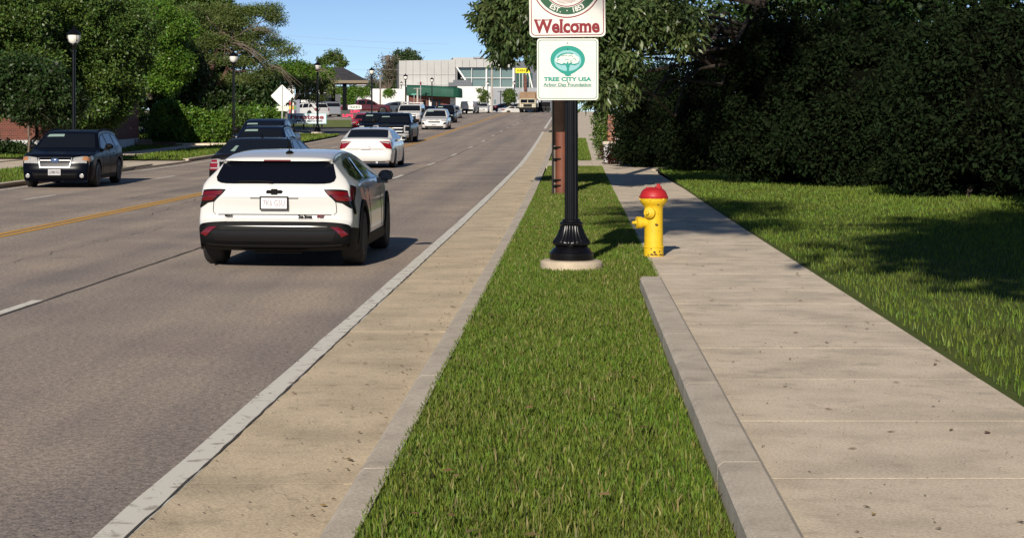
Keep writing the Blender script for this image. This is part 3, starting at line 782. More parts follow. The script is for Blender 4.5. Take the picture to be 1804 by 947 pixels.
    b.patch("headlamp", CLEARL, root, [(19.3, .6), (19.3, 1), (18.9, 1), (18.9, .66)], off=.01, mirror=True)
    b.patch("grille", GLOSSB, root, [(20.8, -.6), (20.8, .6), (19.7, .7), (19.7, -.7)], off=.008, ns=12)
    mirror(b, root, 2.55, .93, GLOSSB, size=(.21, .12, .14))
    wheels(b, root, .325, .25, 'dark', inset=-.012)
    # aerial, badges, plate
    a = MB().lathe([(.05, 0), (.045, .02), (.02, .04)], 10, c=(.09, .62, 1.3)).box((.06, .55, 1.3), (.12, .7, 1.325), taper=.5)
    a.tube([(.09, .63, 1.32), (.085, .56, 1.42), (.08, .5, 1.5)], .006, 6); a.build("aerial", BLACKP, root)
    bowtie(root, -.0, .045, .885, .195, GLOSSB, tilt=.1)
    plate(root, .0, .04, .752, .3, .125, "7K6 G5U", PLATEW, PTXT2, DGREY)
    for body, x, wd, sz, m in (("TRAX", -.53, .1, .026, GLOSSB), ("Don Brown", .355, .155, .04, DGREY), ("RS", .525, .085, .028, REDX)):
        text("badge", body, sz * 1.4, m, root, (x, .052, .607 if body != "Don Brown" else .6), width=wd, bold=.0025, depth=.006, shear=.25 if body == "RS" else 0)
    return root
finish(white_hatchback(), None, 20.62, u=(481.6 - 600) * 20.62 / F - SLOPE * 20.62)

# ---- three-box saloon
def saloon(name, label, cat, P, group=None, seats=False, style='alloy', sticker=False, H=1.3, rear='wide', badge=None):
    root = empty(name, label=label, cat=cat, group=group)
    k = H / 1.3
    C = [(.16, .19, .1), (.05, .23, .13), (.0, .33, .15), (.0, .46, .17), (.05, .56, .18), (.04, .66, .17), (.06, .86, .16), (.1, .955, .14), (.2, .985, .1), (.62, 1.0, .07), (1.28, 1.255, .075), (1.5, 1.29, .075), (2.1, 1.32 * k, .075), (2.6, 1.29 * k, .08), (2.95, 1.21, .085), (3.65, .9, .1), (4.15, .84, .12), (4.6, .72, .18), (4.75, .6, .2), (4.77, .4, .2), (4.66, .2, .12)]
    b = Body(1.82, C, [(-.05, .84), (.12, .92), (.4, .975), (.9, 1), (3.8, 1), (4.3, .94), (4.6, .84), (4.9, .7)], [(.1, .95), (.35, .99), (.55, 1), (.75, .985), (.88, .95), (.95, .92), (1.1, .815), (1.25, .705), (1.4, .62)], .18, [(1.0, .3, .35), (3.78, .3, .35)], n=3.8)
    b.shell("body", P, root, 0, 20, smooth=60); b.sides(P, root, rows=12); b.wells(root)
    b.patch("rear_window", GLASS2, root, [(9.02, -.80), (9.02, .80), (10.02, .92), (10.02, -.92)], off=.006, nt=6, ns=16)
    if seats:
        for x in (-.36, .36):
            MB().rbox((x - .1, .96, .985), (x + .1, .99, 1.06), .02).build("headrest", SEAT, root).location = (0, -.075, .01)
    if sticker: b.patch("sticker", STICK, root, [(9.15, -.62), (9.1, -.5), (9.5, -.5), (9.5, -.58)], off=.009)
    b.patch("windscreen", GLASS2, root, [(14.06, -.86), (14.06, .86), (14.95, .84), (14.95, -.84)], off=.006, nt=6, ns=14)
    b.flank("side_window", GLASS2, root, [(1.02, .98), (1.42, 1.17), (1.6, 1.215), (2.05, 1.225), (2.05, .935)], off=.006)
    b.flank("side_window", GLASS2, root, [(2.12, .935), (2.12, 1.228), (2.6, 1.2), (2.85, 1.13), (3.4, .915)], off=.006)
    for y0 in (2.08, 3.2): b.flank("door_seam", GAP, root, [(y0 - .005, .26), (y0 + .005, .26), (y0 + .005, .92), (y0 - .005, .92)], off=.003, ncol=3, nrow=8)
    for y0 in (1.62, 2.7): b.flank("door_handle", CHROME if not seats else P, root, [(y0, .79), (y0, .82), (y0 + .2, .82), (y0 + .2, .79)], off=.025, ncol=4)
    for sg in (1, -1):
        if rear == 'wide':
            l0, = b.patch("tail_lamp", REDL, root, [(5.0, sg * .8), (4.75, sg * 1), (6.4, sg * 1), (6.3, sg * .5)], off=.012, ns=10)
            b.patch("clear_lens", CLEARL, l0, [(5.9, sg * .62), (5.7, sg * .92), (6.0, sg * .93), (6.12, sg * .6)], off=.017, nt=3)
            b.flank("lamp_side", REDL, root, [(.2, .69), (.2, .87), (.45, .85), (.4, .74)], off=.008, sides=(sg,))
        else:
            l0, = b.patch("tail_lamp", CLEARL, root, [(4.9, sg * .7), (4.9, sg * 1), (6.2, sg * 1), (6.2, sg * .77)], off=.012)
            b.patch("red_lens", REDL, l0, [(4.9, sg * .7), (4.9, sg * 1), (5.12, sg * 1), (5.12, sg * .71)], off=.018)
            b.patch("red_lens", REDL, l0, [(5.25, sg * .78), (5.25, sg * .96), (5.62, sg * .96), (5.62, sg * .78)], off=.018)
            b.patch("red_lens", REDL, l0, [(5.72, sg * .8), (5.72, sg * .95), (6.05, sg * .95), (6.05, sg * .81)], off=.018)
            b.flank("lamp_side", REDL, root, [(.2, .64), (.2, .85), (.4, .83), (.36, .66)], off=.008, sides=(sg,))
    b.patch("boot_seam", GAP, root, [(4.62, -.7), (4.62, .7), (4.7, .7), (4.7, -.7)], off=.003, nt=2, ns=16)
    b.patch("boot_trim", CHROME if rear != 'wide' else P, root, [(5.95, -.42), (5.95, .42), (6.12, .42), (6.12, -.42)], off=.012, nt=2, ns=12)
    b.patch("bumper_lower", BLACKP, root, [(.1, -.75), (.1, .75), (.9, .78), (.9, -.78)], off=.006, ns=14)
    MB().tube([(.38, .0, .2), (.38, .18, .2)], .04, 10).build("exhaust", CHROME, root, smooth=40)
    plate(root, 0, -.012 if rear == 'wide' else .015, .70, .3, .13, "K G7L4", PLATEW if rear == 'wide' else PLATE, PTXT2, None)
    if badge: text("badge", badge, .07, CHROME, root, (-.52, .02, .845), width=.2, bold=.002, depth=.006)
    if rear == 'wide': text("emblem", "T", .1, CHROME, root, (0, .02, .85), depth=.006)
    b.patch("headlamp", CLEARL, root, [(17.5, .62), (17.6, 1), (16.8, 1), (16.9, .7)], off=.01, mirror=True)
    b.patch("grille", GLOSSB, root, [(18.9, -.5), (18.9, .5), (17.6, .56), (17.6, -.56)], off=.008, ns=12)
    mirror(b, root, 2.95, .9, P, size=(.19, .1, .13))
    a = MB().box((-.035, 1.62, 1.285), (.035, 1.74, 1.32), taper=.4)
    if sticker: a.tube([(0, 1.68, 1.3), (0, 1.62, 1.38)], .008, 6)
    a.build("aerial", BLACKP, root)
    wheels(b, root, .3, .2, style)
    return root
CAM = saloon("sedan", "white sedan with wide red tail lamps driving away ahead of the white hatchback", "car", P_WHITE, seats=True)
finish(CAM, px(643.5, 59.3), 59.3)
DSED = saloon("sedan", "dark charcoal sedan with red and clear tail lamps, half hidden behind the white hatchback", "car", P_CHAR, sticker=True, rear='tall', badge="Sentra", H=1.28)
finish(DSED, None, 37.4, u=-6.72)

# ---- sport utility: front and rear usable
def suv(name, label, cat, P, group=None, H=1.42, W=1.8, face='wagon', rails=True, style='alloy', plate_no=None, L=4.5, trim=True, foglamps=True):
    root = empty(name, label=label, cat=cat, group=group)
    h = H / 1.42
    C = [(.15, .22, .1), (.05, .26, .12), (.0, .36, .14), (.02, .5, .15), (.06, .62, .15), (.05, .8, .15), (.09, .93 * h, .13), (.34, 1.24 * h, .09), (.30, 1.275 * h, .08), (.4, 1.33 * h, .07), (.85, 1.39 * h, .075), (1.5, 1.415 * h, .075), (2.2, 1.4 * h, .08), (2.6, 1.32 * h, .085), (3.25, .96, .09), (3.75, .895, .1), (4.18, .83, .11), (4.36, .74, .14), (4.42, .6, .17), (4.46, .44, .18), (4.44, .3, .15), (4.34, .17, .1)]
    C = [(y * L / 4.5, z, r) for y, z, r in C]; q = L / 4.5
    b = Body(W, C, [(-.05, .86), (.12, .93), (.4, .98), (.9, 1), (3.6 * q, 1), (4.05 * q, .97), (4.28 * q, .9), (4.6 * q, .76)], [(.1, .94), (.35, .985), (.5, 1), (.75, .985), (.88, .955), (.95, .925), (1.15 * h, .82), (1.32 * h, .73), (1.45 * h, .66)], .2, [(.88 * q, .325, .38), (3.52 * q, .325, .38)], n=4.4)
    b.shell("body", P, root, 0, 21, smooth=60); b.sides(P, root, rows=13); b.wells(root)
    b.patch("rear_window", GLASS2, root, [(6.05, -.8), (6.05, .8), (6.98, .9), (6.98, -.9)], off=.006, nt=6, ns=14)
    b.patch("windscreen", GLASS2, root, [(13.06, -.87), (13.06, .87), (13.95, .86), (13.95, -.86)], off=.006, nt=6, ns=16)
    b.patch("sun_visor", STICK, root, [(13.1, .22), (13.1, .78), (13.28, .79), (13.28, .2)], off=.009, nt=3)
    zt = 1.29 * h
    b.flank("side_window", GLASS2, root, [(.55 * q, 1.02), (.75 * q, zt - .06), (1.1 * q, zt), (1.1 * q, .97)], off=.006)
    b.flank("side_window", GLASS2, root, [(1.18 * q, .965), (1.18 * q, zt + .01), (2.0 * q, zt + .005), (2.0 * q, .945)], off=.006)
    b.flank("side_window", GLASS2, root, [(2.07 * q, .945), (2.07 * q, zt), (2.5 * q, zt - .06), (3.0 * q, .945)], off=.006)
    for y0 in (1.15 * q, 2.03 * q, 2.95 * q): b.flank("door_seam", GAP, root, [(y0 - .005, .3), (y0 + .005, .3), (y0 + .005, .93), (y0 - .005, .93)], off=.003, ncol=3, nrow=8)
    for y0 in (1.3 * q, 2.2 * q): b.flank("door_handle", P, root, [(y0, .8), (y0, .835), (y0 + .2, .835), (y0 + .2, .8)], off=.028, ncol=4)
    if trim: b.flank("sill_trim", BLACKP, root, [(1.26 * q, .2), (1.27 * q, .3), (3.13 * q, .3), (3.14 * q, .2)], off=.012)
    if rails:
        for sg in (1, -1):
            xs = [float(b.X(np.array(y), np.array(1.34 * h))) * .97 * sg for y in (.7, 1.5, 2.3)]
            zz = [1.385 * h, 1.43 * h, 1.395 * h]
            MB().tube([(xs[0], .65 * q, zz[0] - .02), (xs[0], .8 * q, zz[0] + .005), (xs[1], 1.5 * q, zz[1] - .01), (xs[2], 2.2 * q, zz[2] - .005), (xs[2], 2.35 * q, zz[2] - .03)], .017, 6).build("roof_rail", BLACKP, root)
    for sg in (1, -1):
        b.patch("tail_lamp", REDL, root, [(4.3, sg * .76), (4.3, sg * 1), (5.9, sg * 1), (5.9, sg * .8)], off=.01)
        if face == 'wagon':
            l0, = b.patch("headlamp", CLEARL, root, [(17.95, sg * .5), (17.75, sg * 1), (16.35, sg * 1), (16.95, sg * .56)], off=.012, ns=9)
            b.patch("indicator_lens", AMBER, l0, [(17.35, sg * .82), (17.3, sg * 1), (16.5, sg * 1), (16.6, sg * .85)], off=.016)
            b.flank("headlamp", CLEARL, root, [(4.02 * q, .72), (4.26 * q, .62), (4.3 * q, .76), (4.1 * q, .8)], off=.008, sides=(sg,))
        elif face == 'offroad':
            b.patch("headlamp", CLEARL, root, [(17.7, sg * .62), (17.6, sg * 1), (16.7, sg * 1), (16.9, sg * .6)], off=.012)
            b.patch("lamp_surround", GLOSSB, root, [(19.2, sg * .74), (19.1, sg * .96), (18.1, sg * .98), (18.3, sg * .82)], off=.012)
        else:
            b.patch("headlamp", CLEARL, root, [(17.6, sg * .6), (17.45, sg * 1), (16.8, sg * 1), (17.0, sg * .62)], off=.012)
    if face == 'wagon':
        gr = b.patch("grille", GLOSSB, root, [(18.55, -.42), (18.55, .42), (17.0, .5), (17.0, -.5)], off=.008, ns=16)[0]
        for (t0, t1, s0, s1) in ((18.5, 18.6, .45, .45), (16.95, 17.03, .51, .51)): b.patch("chrome_bar", CHROME, gr, [(t1, -s1), (t1, s1), (t0, s0), (t0, -s0)], off=.02, nt=2, ns=14)
        for sg in (1, -1): b.patch("chrome_bar", CHROME, gr, [(18.6, sg * .43), (18.6, sg * .452), (17.0, sg * .52), (17.0, sg * .498)], off=.02, ns=3)
        b.patch("chrome_bar", CHROME, gr, [(17.5, -.46), (17.5, .46), (17.4, .46), (17.4, -.46)], off=.018, nt=2, ns=14)
        em = MB().lathe([(.095, 0), (.1, .012), (.09, .02)], 18, axis='y').build("emblem", mat("blue_badge", (.1, .16, .3), rough=.2, metal=.4), root, smooth=40)
        em.scale = (1, 1, .6); em.location = (0, float(b.pt(17.45, 0)[1]) + .012, float(b.pt(17.45, 0)[2]))
        b.patch("bumper_intake", BLACKP, root, [(20.4, -.66), (20.4, .66), (19.35, .7), (19.35, -.7)], off=.006, ns=14)
        b.patch("bumper_strip", DGREY, root, [(19.75, -.64), (19.75, .64), (19.6, .64), (19.6, -.64)], off=.014, nt=2, ns=14)
        for sg in (1, -1):
            f = MB().lathe([(.055, 0), (.05, .015), (.03, .02)], 14, axis='y').build("fog_lamp", CLEARL, root, smooth=40)
            p = b.pt_off(np.array(19.95), np.array(sg * .84), .01); f.location = tuple(map(float, p))
    elif face == 'offroad':
        b.patch("grille", GLOSSB, root, [(18.5, -.5), (18.5, .5), (17.75, .5), (17.75, -.5)], off=.01, ns=12)
        b.patch("grille_slot", GLOSSB, root, [(17.3, -.42), (17.3, -.05), (17.1, -.05), (17.1, -.42)], off=.01)
        b.patch("grille_slot", GLOSSB, root, [(17.3, .05), (17.3, .42), (17.1, .42), (17.1, .05)], off=.01)
        b.patch("bumper_lower", BLACKP, root, [(20.9, -.75), (20.9, .75), (20.1, .78), (20.1, -.78)], off=.006, ns=14)
    else:
        b.patch("grille", GLOSSB, root, [(19.2, -.55), (19.2, .55), (17.2, .55), (17.2, -.55)], off=.008, ns=12)
        b.patch("chrome_bar", CHROME, root, [(18.2, -.55), (18.2, .55), (17.9, .55), (17.9, -.55)], off=.014, nt=2, ns=12)
    if plate_no: plate(root, 0, float(b.pt(19.2, 0)[1]) + .02, .40, .31, .145, plate_no, PLATE, PTXT, None, rear=False)
    else: plate(root, 0, float(b.pt(19.3, 0)[1]) + .02, .42, .3, .13, "MO 714", PLATE, PTXT, None, rear=False)
    mirror(b, root, 2.6 * q, .92, BLACKP if P is not P_WHITE else P, size=(.21, .11, .15))
    wheels(b, root, .325, .22, style)
    return root
W0 = suv("suv", "dark navy SUV with roof rails and chrome-edged grille coming along beside the far kerb", "car", P_NAVY, plate_no="LD8M F6G")
TH = math.atan(SLOPE)
def face_us(root, X, s, L, yaw=None, z=None):
    """put an oncoming vehicle with its nose at (X, s)"""
    a = TH if yaw is None else yaw
    root.location = (X + L * math.sin(a), s + L * math.cos(a), (float(g(s + L * .5)) if z is None else z) + .004)
    sl = float((g(s + L + 1) - g(s - 1)) / (L + 2))
    root.rotation_euler = (-sl, 0, math.pi - a)
    return root
face_us(W0, px(96, 44.2), 44.2, 4.46, math.radians(4.2))

def pickup(name, label, cat, P, H=1.62, W=2.06, L=5.6, badge=GOLD, chrome=True, group=None):
    root = empty(name, label=label, cat=cat, group=group)
    C = [(.2, .36, .08), (.02, .4, .1), (-.02, .56, .1), (.06, .62, .08), (.08, .95, .08), (.14, 1.02, .06), (.4, 1.03, .06), (1.72, 1.03, .06), (1.84, 1.06, .06), (1.98, 1.5, .07), (2.12, 1.58, .07), (2.7, H, .08), (3.3, H - .04, .08), (3.7, 1.46, .09), (4.35, 1.1, .09), (4.9, 1.06, .1), (5.42, 1.0, .12), (5.55, .92, .12), (5.58, .7, .12), (5.6, .5, .12), (5.58, .4, .1), (5.4, .28, .08)]
    b = Body(W, C, [(-.05, .92), (.2, .97), (.6, 1), (5.0, 1), (5.3, .97), (5.5, .92), (5.8, .84)], [(.2, .96), (.45, 1), (.85, 1), (1.0, .97), (1.1, .9), (1.5, .76), (1.7, .7)], .34, [(1.15, .36, .44), (4.75, .36, .44)], n=4.6)
    b.shell("body", P, root, 0, 21, smooth=55); b.sides(P, root, rows=12); b.wells(root)
    b.patch("windscreen", GLASS2, root, [(13.05, -.88), (13.05, .88), (13.96, .87), (13.96, -.87)], off=.006, nt=6, ns=14)
    b.patch("sun_visor", STICK, root, [(13.1, .3), (13.1, .8), (13.25, .8), (13.25, .3)], off=.009, nt=3)
    b.patch("rear_window", GLASS2, root, [(8.3, -.8), (8.3, .8), (9.0, .85), (9.0, -.85)], off=.006)
    b.flank("side_window", GLASS2, root, [(2.05, 1.1), (2.12, 1.47), (2.85, 1.5), (2.85, 1.07)], off=.006)
    b.flank("side_window", GLASS2, root, [(2.93, 1.07), (2.93, 1.5), (3.3, 1.47), (4.0, 1.07)], off=.006)
    for y0 in (2.0, 2.89, 4.05): b.flank("door_seam", GAP, root, [(y0 - .006, .42), (y0 + .006, .42), (y0 + .006, 1.03), (y0 - .006, 1.03)], off=.003, ncol=3, nrow=6)
    gr = b.patch("grille", GLOSSB, root, [(18.5, -.62), (18.5, .62), (16.5, .66), (16.5, -.66)], off=.01, ns=14)[0]
    for t0 in (16.6, 17.35, 18.1): b.patch("chrome_bar", CHROME if chrome else DGREY, gr, [(t0 + .12, -.62), (t0 + .12, .62), (t0, .64), (t0, -.64)], off=.022, nt=2, ns=12)
    if badge: bowtie(root, 0, float(b.pt(17.5, 0)[1]) + .03, float(b.pt(17.5, 0)[2]), .3, badge, rear=False)
    for sg in (1, -1):
        l0, = b.patch("headlamp", GLOSSB, root, [(18.5, sg * .68), (18.5, sg * 1), (16.5, sg * 1), (16.5, sg * .68)], off=.012)
        b.patch("clear_lens", CLEARL, l0, [(17.0, sg * .7), (17.0, sg * .98), (16.5, sg * .98), (16.5, sg * .7)], off=.02)
        b.patch("clear_lens", CLEARL, l0, [(18.5, sg * .7), (18.5, sg * .95), (18.1, sg * .95), (18.1, sg * .7)], off=.02)
        b.patch("clear_lens", CLEARL, l0, [(18.2, sg * .7), (18.2, sg * .77), (16.8, sg * .77), (16.8, sg * .7)], off=.021)
        b.patch("tail_lamp", REDL, root, [(3.2, sg * .86), (3.2, sg * 1), (4.9, sg * 1), (4.9, sg * .86)], off=.01)
    b.patch("bumper", CHROME if chrome else DGREY, root, [(20.6, -.97), (20.6, .97), (18.75, .97), (18.75, -.97)], off=.02, ns=20)
    b.patch("bumper_intake", GLOSSB, root, [(20.2, -.5), (20.2, .5), (19.4, .5), (19.4, -.5)], off=.027, ns=10)
    mirror(b, root, 3.75, 1.07, BLACKP, size=(.3, .13, .25))
    wheels(b, root, .37, .26, 'alloy')
    return root
face_us(pickup("pickup_truck", "dark navy pickup with chrome grille and gold emblem, coming on beside the white sedan", "pickup truck", P_NAVY), px(689, 96), 96, 5.6)

def panel_van(name, label, cat, P, H=1.72, W=1.98, L=5.4, front=True, rack=False, group=None):
    root = empty(name, label=label, cat=cat, group=group)
    C = [(.14, .3, .08), (.0, .34, .08), (-.03, .5, .08), (.04, .56, .08), (.03, .9, .08), (.05, 1.15, .08), (.09, H - .12, .1), (.22, H - .02, .1), (.8, H + .01, .1), (2.2, H + .02, .1), (3.6, H, .1), (4.0, H - .08, .1), (4.62, 1.18, .1), (5.05, 1.06, .11), (5.27, .96, .12), (5.35, .8, .13), (5.38, .55, .14), (5.4, .42, .14), (5.24, .26, .1)]
    b = Body(W, C, [(-.05, .93), (.2, .98), (.5, 1), (4.5, 1), (5.0, .97), (5.3, .9), (5.6, .8)], [(.2, .96), (.5, 1), (.95, 1), (1.15, .98), (1.5, .92), (1.7, .87), (1.85, .82)], .28, [(1.1, .35, .42), (4.5, .35, .42)], n=5)
    b.shell("body", P, root, 0, 18, smooth=55); b.sides(P, root, rows=12); b.wells(root)
    b.patch("windscreen", GLASS2, root, [(11.05, -.9), (11.05, .9), (11.97, .92), (11.97, -.92)], off=.006, nt=6, ns=14)
    b.flank("side_window", GLASS2, root, [(3.3, 1.12), (3.3, 1.52), (3.85, 1.5), (4.5, 1.12)], off=.006)
    b.flank("door_seam", GAP, root, [(3.2, .36), (3.215, .36), (3.215, 1.6), (3.2, 1.6)], off=.003, ncol=3, nrow=6)
    b.patch("door_seam", GAP, root, [(3.6, -.008), (3.6, .008), (6.4, .008), (6.4, -.008)], off=.004, nt=12, ns=2)
    for sg in (1, -1):
        b.patch("tail_lamp", REDL, root, [(3.6, sg * .93), (3.6, sg * 1), (5.1, sg * 1), (5.1, sg * .93)], off=.01)
        if front or rack: b.patch("rear_window", GLASS2, root, [(5.15, sg * .12), (5.15, sg * .82), (5.8, sg * .82), (5.8, sg * .12)], off=.006)
        b.patch("headlamp", CLEARL, root, [(15.9, sg * .7), (15.9, sg * 1), (14.6, sg * 1), (14.6, sg * .7)], off=.012)
        b.patch("indicator_lens", AMBER, root, [(16.3, sg * .7), (16.3, sg * 1), (15.95, sg * 1), (15.95, sg * .7)], off=.012)
    b.patch("grille", GLOSSB, root, [(16.1, -.66), (16.1, .66), (14.5, .66), (14.5, -.66)], off=.01, ns=12)
    b.patch("front_bumper", DGREY, root, [(17.9, -.96), (17.9, .96), (16.4, .96), (16.4, -.96)], off=.014, ns=16)
    b.patch("rear_bumper", BLACKP, root, [(.2, -.96), (.2, .96), (2.4, .96), (2.4, -.96)], off=.012, ns=16)
    plate(root, .0, 5.4, .5, .3, .14, "4TB 92", PLATE, PTXT, None, rear=False)
    mirror(b, root, 4.1, 1.1, BLACKP, size=(.22, .13, .3))
    if rack:
        r = MB()
        for y in (1.0, 2.2, 3.4): r.box((-.85, y - .03, H + .1), (.85, y + .03, H + .15)); r.box((-.83, y - .025, H - .06), (-.79, y + .025, H + .1)); r.box((.79, y - .025, H - .06), (.83, y + .025, H + .1))
        r.build("roof_rack", P, root)
        l = MB()
        for x in (.2, .62): l.box((x - .025, .8, H + .152), (x + .025, 3.9, H + .22))
        for k in range(9): l.box((.225, .95 + k * .33, H + .17), (.595, .99 + k * .33, H + .2))
        tag(l.build("ladder", ALLOY, root), None)
    wheels(b, root, .35, .22, 'steel')
    return root
face_us(panel_van("van", "white van with a ladder rack, following the dark pickup", "van", P_WHITE2, rack=True), px(720, 150), 150, 5.4)
lowvan = panel_van("van", "white cargo van parked nose away beyond the green awning, rear doors shut", "van", P_WHITE2, H=1.55, W=1.75, front=False)
lowvan.location = (px(822.5, 235), 235, float(g(235)) + .1); lowvan.rotation_euler = (0, 0, -math.radians(13))

def place(o, x, s, rz, z=None):
    o.location = (px(x, s), s, (float(g(s)) if z is None else z)); o.rotation_euler = (0, 0, rz); return o
face_us(suv("suv", "white off-road SUV with black grille coming downhill in the inner lane", "car", P_WHITE2, face='offroad', H=1.52, W=1.93, L=4.7), px(764.5, 130), 130, 4.6)
face_us(suv("suv", "deep blue SUV in oncoming traffic, windscreen showing behind the charcoal sedan", "car", P_BLUE, H=1.41), px(448, 57), 57, 4.46, math.radians(6))
face_us(pickup("pickup_truck", "dark pickup with large tow mirrors, rearmost of the oncoming queue by the hedge", "pickup truck", P_BLUE, H=1.6, W=1.9, badge=None, chrome=False), px(452, 65.5), 65.5, 5.6, math.radians(6))
face_us(suv("suv", "dark navy SUV half hidden by the dark pickup with gold emblem", "car", P_NAVY, face='wide', H=1.5), px(656, 107), 107, 4.46)
face_us(saloon("sedan", "red car peeping out behind the dark navy SUV by the price sign", "car", P_RED), px(640, 122.5), 122.5, 4.77)
face_us(suv("suv", "black SUV close behind the white off-road SUV", "car", P_NAVY, face='wide', H=1.62, W=1.95, L=4.8), px(781, 160), 160, 4.75)
face_us(saloon("sedan", "small blue car beyond the white van, by the awning shop", "car", P_BLUE, H=1.34), px(752, 186), 186, 4.77)
face_us(saloon("sedan", "silver car behind the black SUV on the hill", "car", P_SILV, H=1.34), px(795, 192), 192, 4.77)
face_us(suv("suv", "white SUV coming over the crest beside the pale utility pole", "car", P_WHITE2, face='wide', H=1.45, W=1.85), px(848.5, 245), 245, 4.46)
place(saloon("sedan", "grey sedan parked side-on along the white wall", "car", P_SLATE, H=1.36), 667, 204, -math.radians(80), float(g(204)) + .35)
place(pickup("pickup_truck", "maroon pickup truck parked side-on in the forecourt behind the price sign", "pickup truck", P_MAROON, badge=None, H=1.65, L=5.6), 597, 200, -math.radians(84), float(g(200)) + .36)
place(suv("suv", "white SUV parked under the dark canopy beside the black lamp post", "car", P_WHITE2, H=1.45), 569, 166, math.radians(38), float(g(166)) + .36)
place(suv("suv", "pale silver SUV parked under the dark canopy, to the street side of the white one", "car", P_SILV, H=1.5), 589, 174, math.radians(20), float(g(174)) + .36)
for x, s, lab in ((884, 263, "low white car parked at the crest beside the pale utility pole"), (899, 264, "low white car parked at the crest beside the dump truck")):
    place(saloon("sedan", lab, "car", P_WHITE2, H=1.2), x - 4, s, -math.radians(70), 2.55)
for x, s, lab in ((868, 284, "dark car beyond the crest behind the two low white cars, pole side"), (893, 288, "dark car beyond the crest behind the two low white cars, truck side")):
    place(saloon("sedan", lab, "car", P_NAVY, H=1.35), x, s, -math.radians(75), 3.1)

def dump_truck():
    GREYARM = mat('worn_grey_steel', (.3, .29, .27), rough=.6)
    root = empty("dump_truck", label="cream cabbed dump truck with rusty open body coming over the crest", cat="truck")
    cream = mat("cream_truck_paint", (.5, .45, .32), rough=.5, var=.25, scale=2); rust = mat("rusty_steel", (.3, .2, .12), rough=.8, col2=(.2, .12, .07), scale=1.2)
    MB().rbox((-1.15, 0, .75), (1.15, 1.5, 1.95), .08).build("cab", cream, root, smooth=30)
    for x0, x1 in ((-.98, -.04), (.04, .98)): MB().box((x0, -.012, 1.38), (x1, .01, 1.82)).build("windscreen", GLASS2, root)
    MB().box((-.6, -.03, .8), (.6, .0, 1.18)).build("grille", DGREY, root)
    MB().box((-.95, -.05, 1.22), (.95, .0, 1.3)).build("trim_band", rust, root); MB().box((-1.0, -.1, 1.86), (1.0, .02, 1.96)).build("sun_visor", cream, root)
    for x in (-.88, .88): MB().lathe([(.12, 0), (.11, -.03)], 12, c=(x, 0, .95), axis='y').build("headlamp", CLEARL, root)
    MB().box((-1.2, -.2, .42), (1.2, .1, .72)).build("bumper", BLACKP, root)
    MB().box((-.5, .1, .5), (.5, 6.6, .8)).build("chassis", BLACKP, root)
    t = MB()
    t.prism([(-1.22, .95), (1.22, .95), (1.25, 2.5), (1.05, 2.95), (-1.05, 2.95), (-1.25, 2.5)], 1.65, 1.75)
    t.box((-1.25, 1.75, .95), (-1.17, 6.6, 2.5)); t.box((1.17, 1.75, .95), (1.25, 6.6, 2.5)); t.box((-1.17, 1.75, .9), (1.17, 6.6, 1.0)); t.box((-1.17, 6.5, 1.0), (1.17, 6.6, 2.4))
    t.build("dump_body", rust, root)
    MB().prism([(-1.0, 2.0), (1.0, 2.0), (.95, 2.9), (-.95, 2.9)], 1.2, 1.62).build("cab_guard", rust, root)
    for sg in (1, -1):
        MB().tube([(sg * 1.38, 1.58, .8), (sg * 1.4, 1.58, 2.2), (sg * 1.32, 1.58, 2.75), (sg * 1.2, 1.6, 3.0)], .1, 8).build("lift_arm", GREYARM, root)
        MB().box((sg * 1.35 - .1, .1, 1.3), (sg * 1.35 + .1, .2, 1.75)).build("mirror", CHROME, root)
        for y in (.7, 4.6, 5.8): wheel(root, sg * .98, y, .5, .34, 'steel', sg)
    return root
d = dump_truck(); d.location = (px(929.5, 254), 254, float(g(254))); d.rotation_euler = (0, 0, -TH - .02)
def trailer():
    root = empty("trailer", label="dark flatbed trailer standing behind the dump truck at the crest", cat="trailer")
    MB().box((0, 0, .75), (2.0, 2.4, 1.45)).build("bed", BLACKP, root)
    for x in (.35, 1.0, 1.65):
        w = MB().lathe([(.42, 0), (.44, .1), (.42, .25)], 20, c=(x, -.12, .44), axis='y').build("wheel", RUBBER, root, smooth=40)
        MB().lathe([(.2, -.02), (.18, 0)], 12, c=(x, -.12, .44), axis='y').build("rim", DGREY, w)
    return root
t = trailer(); t.location = (px(945, 262), 262, float(g(262)))
# ------------------------------------------------------------------ street furniture
BLACKM = mat("black_cast_iron", (0.004, 0.004, 0.005), rough=.3, spec=.35, var=.3, scale=10)
SIGNW = mat("sign_white", (0.74, 0.72, 0.67), rough=.45, var=.04, scale=5)
SIGNR = mat("sign_red", (0.22, 0.004, 0.014), rough=.5)
SIGNG = mat("sign_green", (0.012, 0.085, 0.038), rough=.5)
TEAL = mat("sign_teal", (0.006, 0.28, 0.225), rough=.5)
TEALD = mat("sign_teal_line", (0.01, 0.2, 0.15), rough=.5)
PALEB = mat("sign_pale_blue", (0.26, 0.52, 0.55), rough=.5)
STEEL = mat("galvanised_steel", (0.38, 0.38, 0.38), rough=.5, metal=.4, var=.15, scale=12)
PX0, PS0 = 2.51, 19.75
gz0 = float(g(PS0)) + .085
pad = MB().lathe([(.335, 0), (.338, .06), (.33, .085), (.30, .098), (.0, .1)], 40).build("concrete_pad", mat("pad_concrete", (.5, .41, .3), rough=.85, var=.14, scale=7, bump=.4, bscale=50), smooth=50)
pad.location = (PX0, PS0, gz0); tag(pad, "round tan concrete pad in the grass under the black post", "concrete pad")
post = empty("sign_post", (PX0, PS0, gz0 + .1), label="tall black fluted post with flared base carrying two white signs", cat="post")
MB().lathe([(.235, 0), (.238, .012), (.238, .075), (.222, .085), (.215, .1), (.205, .112), (.18, .135), (.165, .15)], 48).build("base_plate", BLACKM, post, smooth=35)
fl = lambda k, i: 1 - (.07 if k % 3 == 0 else 0) * (1 if 2 <= i <= 7 else 0)
